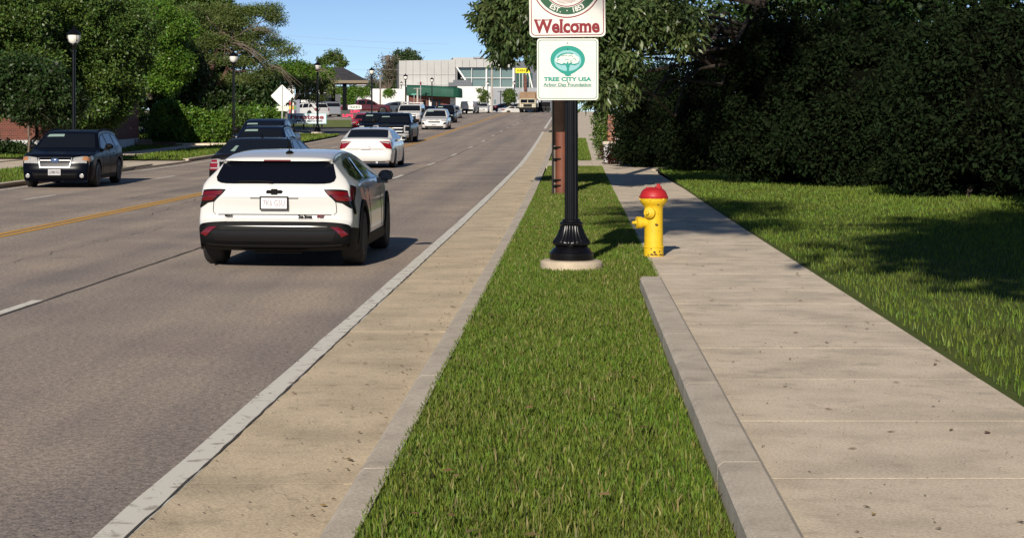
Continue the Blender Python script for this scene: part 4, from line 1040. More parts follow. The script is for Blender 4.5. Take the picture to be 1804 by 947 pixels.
MB().lathe([(.17, .147), (.198, .165), (.207, .185), (.2, .205), (.175, .235), (.145, .29), (.126, .34), (.118, .375)], 66, flute=fl).build("flared_base", BLACKM, post, smooth=50)
MB().lathe([(.118, .37), (.128, .385), (.128, .4), (.1, .415), (.1, .43), (.09, .44)], 40).build("collar", BLACKM, post, smooth=35)
ff = lambda k, i: 1 - (.11 if k % 4 in (1, 2) else 0)
MB().lathe([(.074, .43), (.07, 1.4), (.066, 3.2), (.064, 4.1)], 56, flute=ff).build("shaft", BLACKM, post, smooth=50)

def rrect(w, h, r, n=6):
    p = []
    for cx_, cz_, a0 in ((w / 2 - r, -h / 2 + r, -90), (w / 2 - r, h / 2 - r, 0), (-w / 2 + r, h / 2 - r, 90), (-w / 2 + r, -h / 2 + r, 180)):
        for k in range(n + 1):
            a = math.radians(a0 + 90 * k / n); p.append((cx_ + r * math.cos(a), cz_ + r * math.sin(a)))
    return p
def ring_mesh(outer, inner, y0, y1):
    n = len(outer); mb = MB()
    vs = [(x, y0, z) for x, z in outer] + [(x, y0, z) for x, z in inner] + [(x, y1, z) for x, z in outer] + [(x, y1, z) for x, z in inner]
    fs = []
    for i in range(n):
        j = (i + 1) % n
        fs += [(i, j, n + j, n + i), (i, 2 * n + i, 2 * n + j, j), (n + i, n + j, 3 * n + j, 3 * n + i)]
    return mb.add(vs, fs)
def ell(rx, rz, n=40, cx_=0, cz_=0, a0=0, a1=360):
    return [(cx_ + rx * math.cos(math.radians(a0 + (a1 - a0) * k / n)), cz_ + rz * math.sin(math.radians(a0 + (a1 - a0) * k / n))) for k in range(n)]
def flat(name, pts, y, m, parent, th=.0015): return MB().prism(pts, y - th, y).build(name, m, parent, fixn=True)

# tree sign
SY = PS0 - .085; sc_ = F / SY
tz = (pz(68, SY) + pz(176.5, SY)) / 2; th_ = (176.5 - 68) / sc_; tw = (1054 - 946) / sc_
ts = empty("tree_sign", (px(1000, SY), SY, tz), label="square white sign with teal tree emblem and teal border on the black post", cat="sign")
MB().prism(rrect(tw, th_, .035), -.004, .004).build("sign_plate", SIGNW, ts, fixn=True)
ring_mesh(rrect(tw - .03, th_ - .03, .03), rrect(tw - .042, th_ - .042, .026), -.006, -.004).build("border", TEALD, ts, fixn=True)
u = 1 / sc_ / 4.983
def S(p): return [((x - 497) * u, (609 - z) * u) for x, z in p]      # zoomed-picture outline -> metres on the plate
em = flat("emblem", S([(497 + 152 * math.cos(a), 522 - 120 * math.sin(a) if math.sin(a) > -.55 else 522 - 120 * math.sin(a)) for a in np.linspace(-.62, math.pi + .62, 40)] + [(440, 640), (497, 666), (554, 640)]), -.004, TEAL, ts)
flat("emblem_field", S([(497 + 118 * math.cos(a), 534 - 92 * math.sin(a)) for a in np.linspace(0, 2 * math.pi, 40)[:-1]]), -.0058, PALEB, em)
for (x, z, rx, rz) in ((440, 530, 52, 34), (470, 500, 50, 30), (520, 496, 46, 30), (556, 520, 42, 30), (500, 530, 60, 30), (560, 545, 32, 26)):
    flat("leaf_mass", S([(x + rx * math.cos(a), z - rz * math.sin(a)) for a in np.linspace(0, 2 * math.pi, 18)[:-1]]), -.0076 - rnd.random() * .0004, SIGNW, em, th=.0012)
flat("leaf_outline", S([(392, 545), (405, 562), (440, 572), (478, 570), (490, 585), (505, 585), (520, 568), (560, 574), (592, 560), (600, 540), (580, 556), (545, 562), (515, 556), (497, 566), (478, 558), (440, 562), (410, 552)]), -.0094, TEAL, em)  # teal print outlining the leaf masses
flat("leaf_outline", S([(400, 520), (410, 495), (440, 474), (480, 464), (520, 464), (552, 474), (540, 480), (505, 472), (470, 476), (435, 490), (415, 510)]), -.0094, TEAL, em)
for (x, z, a0, a1, rr) in ((440, 505, 30, 170, 26), (475, 500, 20, 150, 22), (520, 505, 10, 150, 24), (550, 530, -20, 120, 22), (420, 535, 60, 220, 18), (490, 535, 20, 160, 20), (530, 545, 40, 170, 16)):
    o_ = [(x + rr * math.cos(math.radians(t)), z - rr * .75 * math.sin(math.radians(t))) for t in np.linspace(a0, a1, 8)]; i_ = [(x + (rr - 6) * math.cos(math.radians(t)), z - (rr - 6) * .75 * math.sin(math.radians(t))) for t in np.linspace(a1, a0, 8)]
    flat("leaf_outline", S(o_ + i_), -.0094 - rnd.random() * .0003, TEAL, em)
flat("stem", S([(470, 662), (486, 640), (489, 600), (478, 572), (455, 556), (462, 550), (485, 562), (494, 540), (500, 540), (504, 560), (530, 545), (537, 550), (514, 574), (507, 600), (510, 640), (527, 662), (497, 668)]), -.011, TEAL, em)
for body, zz, wd, sz in (("TREE CITY USA", 698, 418, .058), ("Arbor Day Foundation", 745, 420, .05)):
    text("lettering", body, sz, TEALD if sz < .055 else TEAL, ts, (-.002, -.0045, (609 - zz) * u), width=wd * u, bold=.0026 if sz > .055 else .0012, depth=.0012)
MB().box((-210 * u, -.006, (609 - 764) * u), (210 * u, -.004, (609 - 761) * u)).build("underline", TEALD, ts)
for zz in (380, 434, 722): MB().lathe([(.007, 0), (.006, -.006)], 8, c=(0, -.004, (609 - zz) * u), axis='y').build("bolt", BLACKM, ts)

# welcome sign
WY = PS0 - .095; ww_ = 134 / (F / WY); wh = .98
wz = pz(65.5, WY) + wh / 2
ws = empty("welcome_sign", (px(999, WY), WY, wz), label="white welcome sign with round green and red seal atop the black post", cat="sign")
ws.rotation_euler = (0, -math.radians(.6), 0)
MB().prism(rrect(ww_, wh, .05), -.004, .004).build("sign_plate", SIGNW, ws, fixn=True)
ring_mesh(rrect(ww_ - .035, wh - .035, .045), rrect(ww_ - .052, wh - .052, .038), -.006, -.004).build("border", SIGNR, ws, fixn=True)
k = WY / F
seal = empty("seal", (-.003, 0, pz(-30, WY) - wz), parent=ws)
for nm, r0, r1, m in (("seal_ring", 62, 60, SIGNR), ("green_band", 56, 43.5, SIGNG), ("seal_ring", 42.2, 40.6, SIGNR)):
    ring_mesh(ell(r0 * k, r0 * k, 56), ell(r1 * k, r1 * k, 56), -.0058, -.004).build(nm, m, seal, fixn=True)
for j in range(9):
    z0 = -(20 + j * 2.1) * k; hw = math.sqrt(max(0, 39 ** 2 - (z0 / k) ** 2)) * k * .9
    MB().add([(-hw * (.9 - .05 * (j % 3)), -.0052, z0), (-hw * .9, -.0052, z0 - .004), (hw * .9, -.0052, z0 + .012), (hw * .85, -.0052, z0 + .016)], [(0, 1, 2, 3)]).build("seal_line", SIGNR, seal)
def arc_text(body, R, a0, a1, size, m, parent):
    for i, ch in enumerate(body):
        if ch == ' ': continue
        a = math.radians(a0 + (a1 - a0) * i / (len(body) - 1))
        o = text("lettering", ch, size, m, parent, (R * math.sin(a), -.0062, -R * math.cos(a)), rot=(math.pi / 2, -a, 0), bold=.0022, depth=.001)
        o.scale = (.95, 1, 1)
arc_text("EST. · 1853", 49.6 * k, -33, 33, .075, SIGNW, seal)
arc_text("CITY OF KIRKWOOD", 49.6 * k, 232, 128, .07, SIGNW, seal)
wl_ = empty("welcome_lettering", (0, -.0045, pz(47.5, WY) - wz), parent=ws)
text("lettering", "Welcome", .2, SIGNR, wl_, (-.004, 0, 0), width=116 * k, bold=.0075, depth=.0012)
for (x0, x1, zz) in ((-59, -46.5, 12.2), (-45, -33.5, 12.2), (-33, -27, 12.2), (-14.5, -7, 11.8), (-14.5, -5.5, -9.6), (14.5, 22, 5.2), (14.5, 23.5, -9.6), (25, 33, -9.6), (34.5, 42, -9.6)):
    MB().box((x0 * k, -.0013, (zz - .9) * k), (x1 * k, .0013, (zz + .9) * k)).build("serif", SIGNR, wl_)

# hydrant
HYY = mat("hydrant_yellow", (0.7, 0.45, 0.012), rough=.55, coat=.05, var=.1, scale=6, bump=.1, bscale=40)
HYR = mat("hydrant_red", (0.42, 0.014, 0.017), rough=.5, coat=.05, var=.1, scale=6, bump=.1, bscale=40)
CHIP = mat("chipped_rust", (.09, .05, .02), rough=.9)
hs = 21.4
hy = empty("fire_hydrant", (px(1151.5, hs), hs, float(g(hs)) + .1), rz=.1, label="yellow fire hydrant with red bonnet standing on the pavement", cat="fire hydrant")
q = .1135
MB().lathe([(.118, 0), (.118, .012), (.115, .016), (.115, .1), (.122, .104), (.122, .118), (.112, .124)], 32).build("base", HYY, hy, smooth=35)
MB().lathe([(.111, .122), (.108, .35), (.109, .56), (.114, .585), (.135, .61), (.155, .635), (.162, .66), (.162, .685)], 36).build("barrel", HYY, hy, smooth=50)
MB().lathe([(.168, .682), (.17, .688), (.17, .702), (.162, .706), (.155, .73), (.138, .765), (.11, .79), (.06, .805), (.0, .808)], 36).build("bonnet", HYR, hy, smooth=45)
MB().lathe([(.045, .79), (.04, .82), (.022, .825), (.02, .85), (.0, .852)], 10, c=(.055, -.01, 0)).build("operating_nut", HYR, hy, smooth=25)
MB().box((-.11, -.02, .775), (.02, .02, .812), taper=.6).build("bonnet_rib", HYR, hy)
def nozzle(parent, h, ang, dn, prof):
    n = MB().lathe([(r, t) for r, t in prof], 24, axis='x').build("nozzle", HYY, parent, smooth=30)
    n.location = (0, 0, h); n.rotation_euler = (0, 0, ang); return n
nz = nozzle(hy, .395, math.pi + .05, 0, [(.058, .07), (.058, .15), (.07, .152), (.07, .2)])
MB().lathe([(.068, .197), (.072, .2), (.072, .206), (.064, .21), (.03, .214), (.02, .225), (.016, .262), (.0, .266)], 20, axis='x').build("cap", HYY, nz, smooth=30)
nz = nozzle(hy, .515, math.pi + .95, 0, [(.06, .07), (.06, .12), (.066, .122), (.066, .15)])
MB().lathe([(.06, .148), (.062, .156), (.052, .158), (.054, .168), (.042, .17), (.044, .182), (.03, .185), (.018, .19), (.017, .222), (.0, .226)], 20, axis='x').build("cap", HYY, nz, smooth=30)
for i in range(6):
    a = 2 * math.pi * i / 6; MB().lathe([(.014, .66), (.014, .684)], 8, c=(.158 * math.cos(a), .158 * math.sin(a), 0)).build("bolt", HYY, hy)
for (a, h, w) in ((-1.55, .375, .022), (-1.75, .05, .02), (-1.45, .612, .014), (-1.0, .2, .006), (-1.3, .3, .005), (-2.1, .09, .01), (-1.2, .06, .012), (-1.6, .01, .03), (-1.1, .008, .03), (-2.0, .012, .03), (-.8, .01, .025), (-2.4, .01, .02), (-1.35, .5, .006), (-2.0, .3, .005)):
    r = .1135 if .12 < h < .6 else (.1175 if h < .2 else .139)
    pts = [(a + (w / r) * math.cos(t) * rnd.uniform(.6, 1.2), h + w * .8 * math.sin(t) * rnd.uniform(.6, 1.2)) for t in np.linspace(0, 2 * math.pi, 9)[:-1]]
    MB().add([(r * math.cos(b_), r * math.sin(b_), c_) for b_, c_ in pts], [tuple(range(8))]).build("paint_chip", CHIP, hy)

# utility pole near, with rusty guard
WOOD = mat("pole_wood", (0.035, 0.022, 0.016), rough=.95, spec=.1, col2=(.02, .013, .01), scale=3, bump=.5, bscale=25)
WOOD2 = mat("pole_wood_grey", (0.2, 0.155, 0.12), rough=.9, col2=(.13, .1, .08), scale=3)
GUARD = mat("orange_guard", (0.16, 0.05, 0.026), rough=.65, var=.2, scale=3)
up = empty("utility_pole", (px(985.8, 39.2), 39.2, float(g(39.2)) + .08), label="brown wooden utility pole with orange-brown cable guards behind the black post", cat="utility pole")
MB().tube([(0, 0, -.1), (-.03, 0, 3), (-.1, 0, 9.5)], [.155, .148, .12], 16).build("shaft", WOOD, up, smooth=60)
MB().tube([(.03, -.1, 0), (.025, -.1, 1.34)], .125, 14).build("cable_guard", GUARD, up, smooth=60)
MB().tube([(.165, -.09, 0), (.15, -.09, 1.36)], .06, 10).build("cable_guard", GUARD, up, smooth=60)
MB().box((-.165, -.15, 0), (-.105, -.08, 1.05)).build("ground_moulding", WOOD2, up)
for z_ in (.18, .3, .75, 1.0): MB().box((-.17, -.235, z_), (.0, -.151, z_ + .03)).build("strap", BLACKP, up)
MB().tube([(-.1, 0, 9.0), (-.9, 0.1, 9.05)], .05, 6).build("crossarm", WOOD, up)
gw = MB().tube([(px(976, 39.2) - .04, 39.1, 4.5), (px(972, 39), 38.9, float(g(39)) + .1)], .012, 5).build("guy_wire", WIRE); tag(gw, "thin dark guy wire running down beside the brown utility pole", "wire")

# lamp posts along the far pavement
LAMPG = mat("lamp_glass", (0.8, 0.78, 0.72), rough=.35, coat=.3)
def street_lamp(name, label, loc, sc=1.0):
    root = empty(name, loc, label=label, cat="street lamp", group="black lamp posts along the street"); return root
def build_lamp(root):
    MB().lathe([(.24, 0), (.24, .1), (.18, .14), (.2, .2), (.14, .3), (.11, .42), (.12, .45), (.075, .47)], 16).build("base", BLACKM, root, smooth=40)
    MB().lathe([(.068, .45), (.058, 3.6), (.09, 3.62), (.09, 3.68), (.05, 3.7), (.06, 3.82), (.1, 3.86)], 14).build("shaft", BLACKM, root, smooth=40)
    MB().lathe([(.1, 3.84), (.13, 3.87), (.125, 3.91), (.1, 3.93)], 16).build("lantern_ring", BLACKM, root, smooth=40)
    ribs = lambda k, i: 1 + (.05 if k % 4 in (0, 1) else 0) * (0 < i < 4)
    MB().lathe([(.12, 3.91), (.17, 3.96), (.205, 4.07), (.21, 4.16), (.19, 4.2)], 32, flute=ribs).build("globe", LAMPG, root, smooth=30)
    for k in range(4):
        a = k * math.pi / 2 + .6; c, s_ = math.cos(a), math.sin(a)
        MB().tube([(.12 * c, .12 * s_, 3.9), (.215 * c, .215 * s_, 4.02), (.225 * c, .225 * s_, 4.2)], .011, 4).build("lantern_rib", BLACKM, root)
    MB().lathe([(.245, 4.19), (.25, 4.21), (.23, 4.24), (.13, 4.32), (.05, 4.37), (.035, 4.4), (.045, 4.43), (.02, 4.46), (.0, 4.5)], 20).build("lantern_cap", BLACKM, root, smooth=40)
lamps = [(130, 60, "black lamp post with white globe rising behind the dark navy SUV at the brick house"),
         (411.5, 87, "black lamp post in front of the hedge below the sprawling tree"),
         (559.5, 114, "black lamp post standing in front of the tyre shop sign, globe hidden in leaves"),
         (655, 141, "black lamp post against the white wall past the canopy"),
         (714.5, 178, "black lamp post at the corner of the green awning"),
         (761, 214, "black lamp post in front of the middle of the green awning"),
         (707, 297, "small far lamp post against the white wall by the awning corner"),
         (859.5, 268, "black lamp post beside the pale concrete pole at the crest"),
         (906, 275, "black lamp post beside the dump truck at the crest")]
first_lamp = None
for x, s_, lab in lamps:
    z_ = float(g(s_)) + (.2 if s_ < 150 else .1)
    if s_ == 297: z_ = pz(143, 297) - 4.5
    if s_ in (268, 275): z_ = pz(142, s_) - 4.5
    if first_lamp is None:
        first_lamp = street_lamp("street_lamp", lab, (px(x, s_), s_, z_)); build_lamp(first_lamp); o = first_lamp
    else:
        o = copy_tree(first_lamp); o["label"] = lab; o.location = (px(x, s_), s_, z_)
lp = MB().lathe([(.42, 0), (.42, .06), (.38, .09), (0, .1)], 24).build("concrete_pad", CONC2, smooth=40); lp.location = (px(559.5, 114), 114, float(g(114)) + .11); tag(lp, "pale concrete pad under the lamp post on the grass island", "concrete pad")

# diamond sign seen from its back
ds = 103.0; kd = ds / F
dsg = empty("diamond_sign", (px(497, ds), ds, pz(169, ds)), label="blank white diamond road sign on a thin post before the hedge", cat="sign")
r_ = 20.3 * kd
def rdiamond(R, c=.07):
    p = []
    for a in (0, 90, 180, 270):
        a = math.radians(a); d = (math.cos(a), math.sin(a)); e = (-d[1], d[0])
        p += [((R - c) * d[0] - c * e[0], (R - c) * d[1] - c * e[1]), ((R - c * .3) * d[0], (R - c * .3) * d[1]), ((R - c) * d[0] + c * e[0], (R - c) * d[1] + c * e[1])]
    return p
WSGN = mat("blank_sign_white", (.8, .79, .76), rough=.45)
MB().prism(rdiamond(r_), -.005, .005).build("sign_plate", WSGN, dsg, fixn=True)
MB().prism(rrect(19.5 * kd, 8.3 * kd, .03), -.005, .005).build("plaque", mat("cream_plaque", (.72, .72, .6), rough=.5), dsg, fixn=True).location = (.0, 0, -22.3 * kd)
MB().box((-.03, -.055, -(225 - 169) * kd), (.03, -.006, 18 * kd)).build("post", STEEL, dsg)

# tyre shop sign, low monument
fs_ = 130.0; kf = fs_ / F
fz = pz(209, fs_)
fsg = empty("shop_sign", (px(541, fs_), fs_, fz), label="long low white shop sign with red and black lettering behind the lamp post", cat="sign")
MB().rbox((-34.5 * kf, -.08, -9.2 * kf), (34.5 * kf, .08, 9.2 * kf), .02).build("cabinet", mat("sign_teal_edge", (.25, .5, .52), rough=.5), fsg)
MB().box((-33 * kf, -.095, -8.3 * kf), (33 * kf, -.082, 8.2 * kf)).build("sign_face", mat("sign_face_pale", (.68, .76, .78), rough=.4), fsg)
text("lettering", "Firestone", .44, SIGNR, fsg, (-.01, -.098, 2.6 * kf), width=59 * kf, bold=.016, depth=.003)
text("lettering", "COMPLETE AUTO CARE", .2, BLACKP, fsg, (.03, -.098, -4.3 * kf), width=53 * kf, bold=.007, depth=.003)
for x in (-24, -6, 12, 26): MB().box((x * kf - .06, -.04, -20 * kf), (x * kf + .06, .04, -9.1 * kf)).build("leg", DGREY, fsg)

# price sign
ps_ = 168.0; kp = ps_ / F
psg = empty("price_sign", (px(619, ps_), ps_, pz(207, ps_)), label="grey fuel price board with white shield and red digits under the canopy edge", cat="sign")
MB().box((-19 * kp, -.1, -2 * kp), (18 * kp, .1, 12.5 * kp)).build("board", mat("sign_board_grey", (.045, .05, .048), rough=.6), psg)
MB().box((-14 * kp, -.06, -14 * kp), (-10 * kp, .06, -2.01 * kp)).build("leg", DGREY, psg); MB().box((9 * kp, -.06, -14 * kp), (13 * kp, .06, -2.01 * kp)).build("leg", DGREY, psg)
MB().prism([(x * kp, z_ * kp) for x, z_ in ((-6, 14.6), (6, 13.7), (18, 14.6), (18, 21.5), (6, 22.6), (-6, 21.5))], -.09, .09).build("shield", SIGNW, psg, fixn=True)
text("lettering", "HUCK'S", .3, SIGNG, psg, (6 * kp, -.092, 18 * kp), width=18 * kp, bold=.008, depth=.003)
LED = mat("red_digits", (.6, .02, .08), rough=.4, emit=.35)
text("price_digits", "2.809", .3, LED, psg, (6.5 * kp, -.102, 10.3 * kp), width=17 * kp, bold=.018, depth=.003)
text("price_digits", "2.898", .34, LED, psg, (-6.5 * kp, -.102, 3.2 * kp), width=20 * kp, bold=.02, depth=.003)

# poles and wires farther off
POLEG = mat("weathered_pole", (.22, .19, .17), rough=.9, var=.2, scale=2); PALEP = mat("pale_concrete_pole", (.42, .37, .33), rough=.9, var=.1, scale=2)
def pole(label, x, s_, y0, y1, r, m, cap=None):
    z0, z1 = pz(y1, s_), pz(y0, s_)
    e = empty("utility_pole", (px(x, s_), s_, z0), label=label, cat="utility pole")
    MB().tube([(0, 0, 0), (0, 0, z1 - z0)], [r, r * .8], 10).build("shaft", m, e, smooth=60)
    MB().tube([(-.5, 0, (z1 - z0) * .96), (.5, 0, (z1 - z0) * .96)], .04, 6).build("crossarm", m, e)
    if cap: MB().tube([(0, 0, z1 - z0 - .35), (0, 0, z1 - z0 + .05)], r * 1.3, 8).build("cap", cap, e)
    return e
pole("thin weathered utility pole against the white wall by the parked grey sedan", 670, 203, 132, 196, .1, POLEG)
pole("tall pale concrete pole standing beside the white SUV at the crest", 866.5, 246, 103, 198, .14, PALEP)
pole("slim pole with dark red top in front of the green awning", 741, 228, 145, 186, .08, STEEL, mat("red_cap", (.2, .03, .03), rough=.6))
pole("pale short pole in front of the green awning by the street name sign", 735.5, 226, 155, 182, .13, PALEP)
pole("dark slim pole on the podium wall right of the pale concrete pole", 882, 290, 160, 196, .08, BLACKM)
sn = empty("street_name_sign", (px(729.5, 222), 222, pz(183, 222)), label="small green street name sign on a pole before the awning", cat="sign")
MB().tube([(0, 0, 0), (0, 0, 17 * 222 / F)], .05, 8).build("post", STEEL, sn)
MB().box((-.34, -.01, 1.1), (.34, .01, 1.25)).build("blade", mat("street_sign_green", (.1, .4, .32), rough=.5), sn)
for i, (x0, y0, x1, y1, x2, y2, lab) in enumerate(((430, 55, 600, 74, 790, 78, "highest power line crossing the open sky"), (430, 70, 600, 82, 760, 90, "middle power line crossing the open sky"), (560, 122, 640, 124, 705, 123, "low power line above the white wall"), (862, 150, 880, 152, 985, 134, "short power line by the glass front"))):
    s_ = 210
    pts = []
    for t in np.linspace(0, 1, 14):
        x = (1 - t) ** 2 * x0 + 2 * t * (1 - t) * x1 + t * t * x2; y = (1 - t) ** 2 * y0 + 2 * t * (1 - t) * y1 + t * t * y2
        pts.append((px(x, s_), s_, pz(y, s_)))
    tag(MB().tube(pts, .011, 5).build("power_line", mat("wire_grey", (.3, .3, .32), rough=.6)), lab, "power line")
# ------------------------------------------------------------------ buildings
WHITEWALL = mat("white_stucco", (.74, .73, .7), rough=.85, var=.06, scale=.8)
PANEL = mat("facade_panel", (.42, .415, .4), rough=.6, var=.06, scale=.5)
PANELB = mat("facade_backing", (.2, .2, .2), rough=.8)
WHITEM = mat("white_metal", (.78, .78, .76), rough=.4)
CURTAIN = mat("curtain_glass", (.13, .185, .18), rough=.08, spec=.7)  # base colour lightened to stand for reflected sky
DKPANEL = mat("dark_facade_panel", (.12, .13, .15), rough=.55, var=.1, scale=.5)
GREYW = mat("grey_podium", (.3, .31, .33), rough=.8, var=.06, scale=.6)
def brick_mat(name, c1, c2, mortar, sx):
    m = mat(name, c1, rough=.9); n = m.node_tree.nodes; l = m.node_tree.links; b = n["Principled BSDF"]
    tc = n.new("ShaderNodeTexCoord"); br = n.new("ShaderNodeTexBrick"); br.inputs["Scale"].default_value = sx
    mp = n.new("ShaderNodeMapping"); mp.inputs["Rotation"].default_value = (math.pi / 2, 0, 0)
    br.inputs["Color1"].default_value = (*c1, 1); br.inputs["Color2"].default_value = (*c2, 1); br.inputs["Mortar"].default_value = (*mortar, 1); br.inputs["Mortar Size"].default_value = .012; br.inputs["Row Height"].default_value = .25
    l.new(tc.outputs["Object"], mp.inputs[0]); l.new(mp.outputs[0], br.inputs["Vector"]); l.new(br.outputs["Color"], b.inputs["Base Color"])
    return m
BRICK = brick_mat("red_brick", (.17, .045, .028), (.11, .033, .022), (.2, .16, .13), 3.2)  # red darkened to stand for shade on the house wall
BRICKO = brick_mat("orange_brick", (.38, .13, .06), (.3, .1, .05), (.3, .24, .18), 3.2)
ZB = 330.0
bld = empty("showroom_building", (0, ZB, 0), label="large pale grey panelled building with a slanted glass front on the hilltop", cat="building")
def bx(name, x0, x1, y0, y1, d0, d1, m, parent=bld, zb=ZB):
    """box given by the columns and rows it covers when seen at distance zb; d0..d1 its depth behind that"""
    return MB().box((px(x0, zb), d0, pz(y1, zb)), (px(x1, zb), d1, pz(y0, zb))).build(name, m, parent)
bx("wall", 704, 806, 109, 170, .3, 20, PANELB)
bx("wall", 806, 906, 106, 119, .3, 20, PANELB)
cols = np.arange(703, 877, 12.42)
for i, x in enumerate(cols):
    x1 = x + 12.0; yt = 107 - (x - 703) * .02
    if x1 < 803: rows = ((yt, 132), (132.5, 150), (150.5, 160))
    else: rows = ((yt, 118.8),)
    for y0, y1 in rows: bx("panel", x, x1, y0, y1, 0, .28, PANEL)
for x in (877, 891): bx("panel", x, x + 13.6, 103.6, 118.8, 0, .28, PANEL)
for a, b_ in ((800, 831), (831.8, 856), (858.5, 881.6), (882.4, 903.5)):
    for y0, y1 in ((119.4, 136.9), (138.1, 153.5)):
        MB().prism([(px(max(a, 803 + (y0 - 119.4) * .7) if a == 800 else a, ZB), pz(y0, ZB)), (px(b_, ZB), pz(y0, ZB)), (px(b_, ZB), pz(y1, ZB)), (px(max(a, 803 + (y1 - 119.4) * .7) if a == 800 else a, ZB), pz(y1, ZB))], 1.0, 1.05).build("pane", CURTAIN, bld, fixn=True)
for x, w in ((831.3, .8), (857.2, 2.6), (882, .9), (905, 3.2)): bx("mullion", x - w / 2, x + w / 2, 118.9, 154, .3, .95, WHITEM)
bx("transom", 812, 904, 137, 138, .55, .97, WHITEM)
MB().prism([(px(803.2, ZB), pz(119, ZB)), (px(806, ZB), pz(119, ZB)), (px(829.5, ZB), pz(153.5, ZB)), (px(826, ZB), pz(153.5, ZB))], -.6, .25).build("slanted_fin", WHITEM, bld, fixn=True)
bx("floor_slab", 800, 906, 153.5, 156, .0, 12, WHITEM)
bx("interior_wall", 806, 905, 119, 153, 7, 7.2, DKPANEL)
bx("roof_unit", 802, 858, 99.5, 104.5, 6, 12, PANEL); bx("roof_unit", 838, 855, 98.8, 102, 4, 5.5, GREYW)
bx("podium_wall", 704, 862, 152.8, 207, -2.5, .0, WHITEWALL); bx("podium_wall", 862, 950, 155, 207, -2.5, .0, GREYW)
bx("screen", 789, 830, 146, 152.7, -2.4, -2.2, DKPANEL); bx("screen", 797, 828, 141.5, 145.9, -2.4, -2.2, DKPANEL)
bx("side_block", 907.5, 1010, 108, 207, -1, 14, DKPANEL)
for x in (908.5, 914.3, 920.2, 926, 931.8): bx("pane", x, x + 4.9, 129, 157, -1.12, -1.02, mat("green_glass", (.03, .075, .05), rough=.1, spec=.7))
for x in (913.6, 919.4, 925.3, 931.1): bx("mullion", x, x + .7, 128.5, 158, -1.35, -1.1, WHITEM)
MB().prism([(px(929, ZB), pz(129, ZB)), (px(931, ZB), pz(129, ZB)), (px(938, ZB), pz(158, ZB)), (px(935.5, ZB), pz(158, ZB))], -1.8, -1.36).build("slanted_fin", WHITEM, bld, fixn=True)
bx("brick_chimney", 920.5, 924.5, 133, 160, -3.2, -2.6, BRICK)
for x in (869, 878, 886): MB().prism([(px(x, ZB) + px_, pz(116, ZB) + z_) for px_, z_ in ((0, 0), (.8, .1), (.85, .9), (.5, 1.1), (.1, .8))], -.25, -.05).build("roof_letter", WHITEM, bld, fixn=True)
for x, y in ((868, 176), (884, 178), (893, 176)): bx("podium_window", x, x + 3.5, y, y + 7, -2.56, -2.52, CURTAIN)
ks = empty("yellow_sign", (px(920.7, 300), 300, pz(124.6, 300)), label="yellow sign board with dark lettering in front of the dark grey block", cat="sign")
MB().box((-12.6 * 300 / F, -.06, -4.3 * 300 / F), (12.6 * 300 / F, .06, 4.3 * 300 / F)).build("board", mat("sign_yellow", (.85, .72, .01), rough=.5), ks)
text("lettering", "KARATE", .62, BLACKP, ks, (0, -.065, 0), width=20 * 300 / F, bold=.01, depth=.003, shear=.2)
MB().box((-.1, -.05, -8.5), (.1, .05, -.41)).build("post", STEEL, ks)

# brick shop with green awning
ZA = 232.0
shop = empty("awning_shop", (0, ZA, 0), label="low brick shop under a long dark green awning", cat="building")
bx("brick_wall", 718.5, 793, 168, 207, 0, 7, BRICK, shop, ZA)
bx("siding_wall", 793.3, 803, 170, 207, .2, 7, WHITEWALL, shop, ZA)
for k_ in range(7): bx("siding_board", 793, 803, 173 + k_ * 2.4, 174.9 + k_ * 2.4, .05, .19, WHITEWALL, shop, ZA)
bx("roof", 718, 806, 152, 168.2, .3, 7, DGREY, shop, ZA)
bx("corner_post", 716.5, 719.6, 166.5, 191, -.25, .1, WHITEM, shop, ZA)
for x in (744, 762, 770): bx("shop_window", x, x + 6, 176, 189, -.08, -.02, GLASS2, shop, ZA)
for x in (755.5,): bx("pier", x, x + 1.5, 172, 190, -.12, -.02, WHITEM, shop, ZA)
bx("door", 757.5, 760, 180, 190, -.1, -.02, WHITEM, shop, ZA)
GREENA = mat("green_awning_canvas", (.006, .07, .042), rough=.7, var=.12, scale=1.2)
ar = [(716.5, 149.6, 168.0, -.4), (745, 150.5, 168.6, -1.1), (775, 151.8, 170.4, -1.9), (797, 153.5, 171.2, -2.3), (806, 154.4, 172.0, -1.9), (812.5, 155.8, 172.4, -1.1), (815, 158.5, 172.6, .2)]
for (xa, ta, ba, da), (xb, tb, bb, db) in zip(ar[:-1], ar[1:]):
    rows = []
    for x, t_, b2, d in ((xa, ta, ba, da), (xb, tb, bb, db)):
        zt, zb2 = pz(t_, ZA), pz(b2, ZA)
        rows.append([(px(x, ZA), .3, zt), (px(x, ZA), d + .5, zt - .03), (px(x, ZA), d + .12, zt - .16), (px(x, ZA), d, zt - .42), (px(x, ZA), d, zb2 + .2), (px(x, ZA), d + .03, zb2), (px(x, ZA), .2, zb2 - .02)])
    MB().grid(rows, flip=False).build("awning_panel", GREENA, shop, smooth=50)
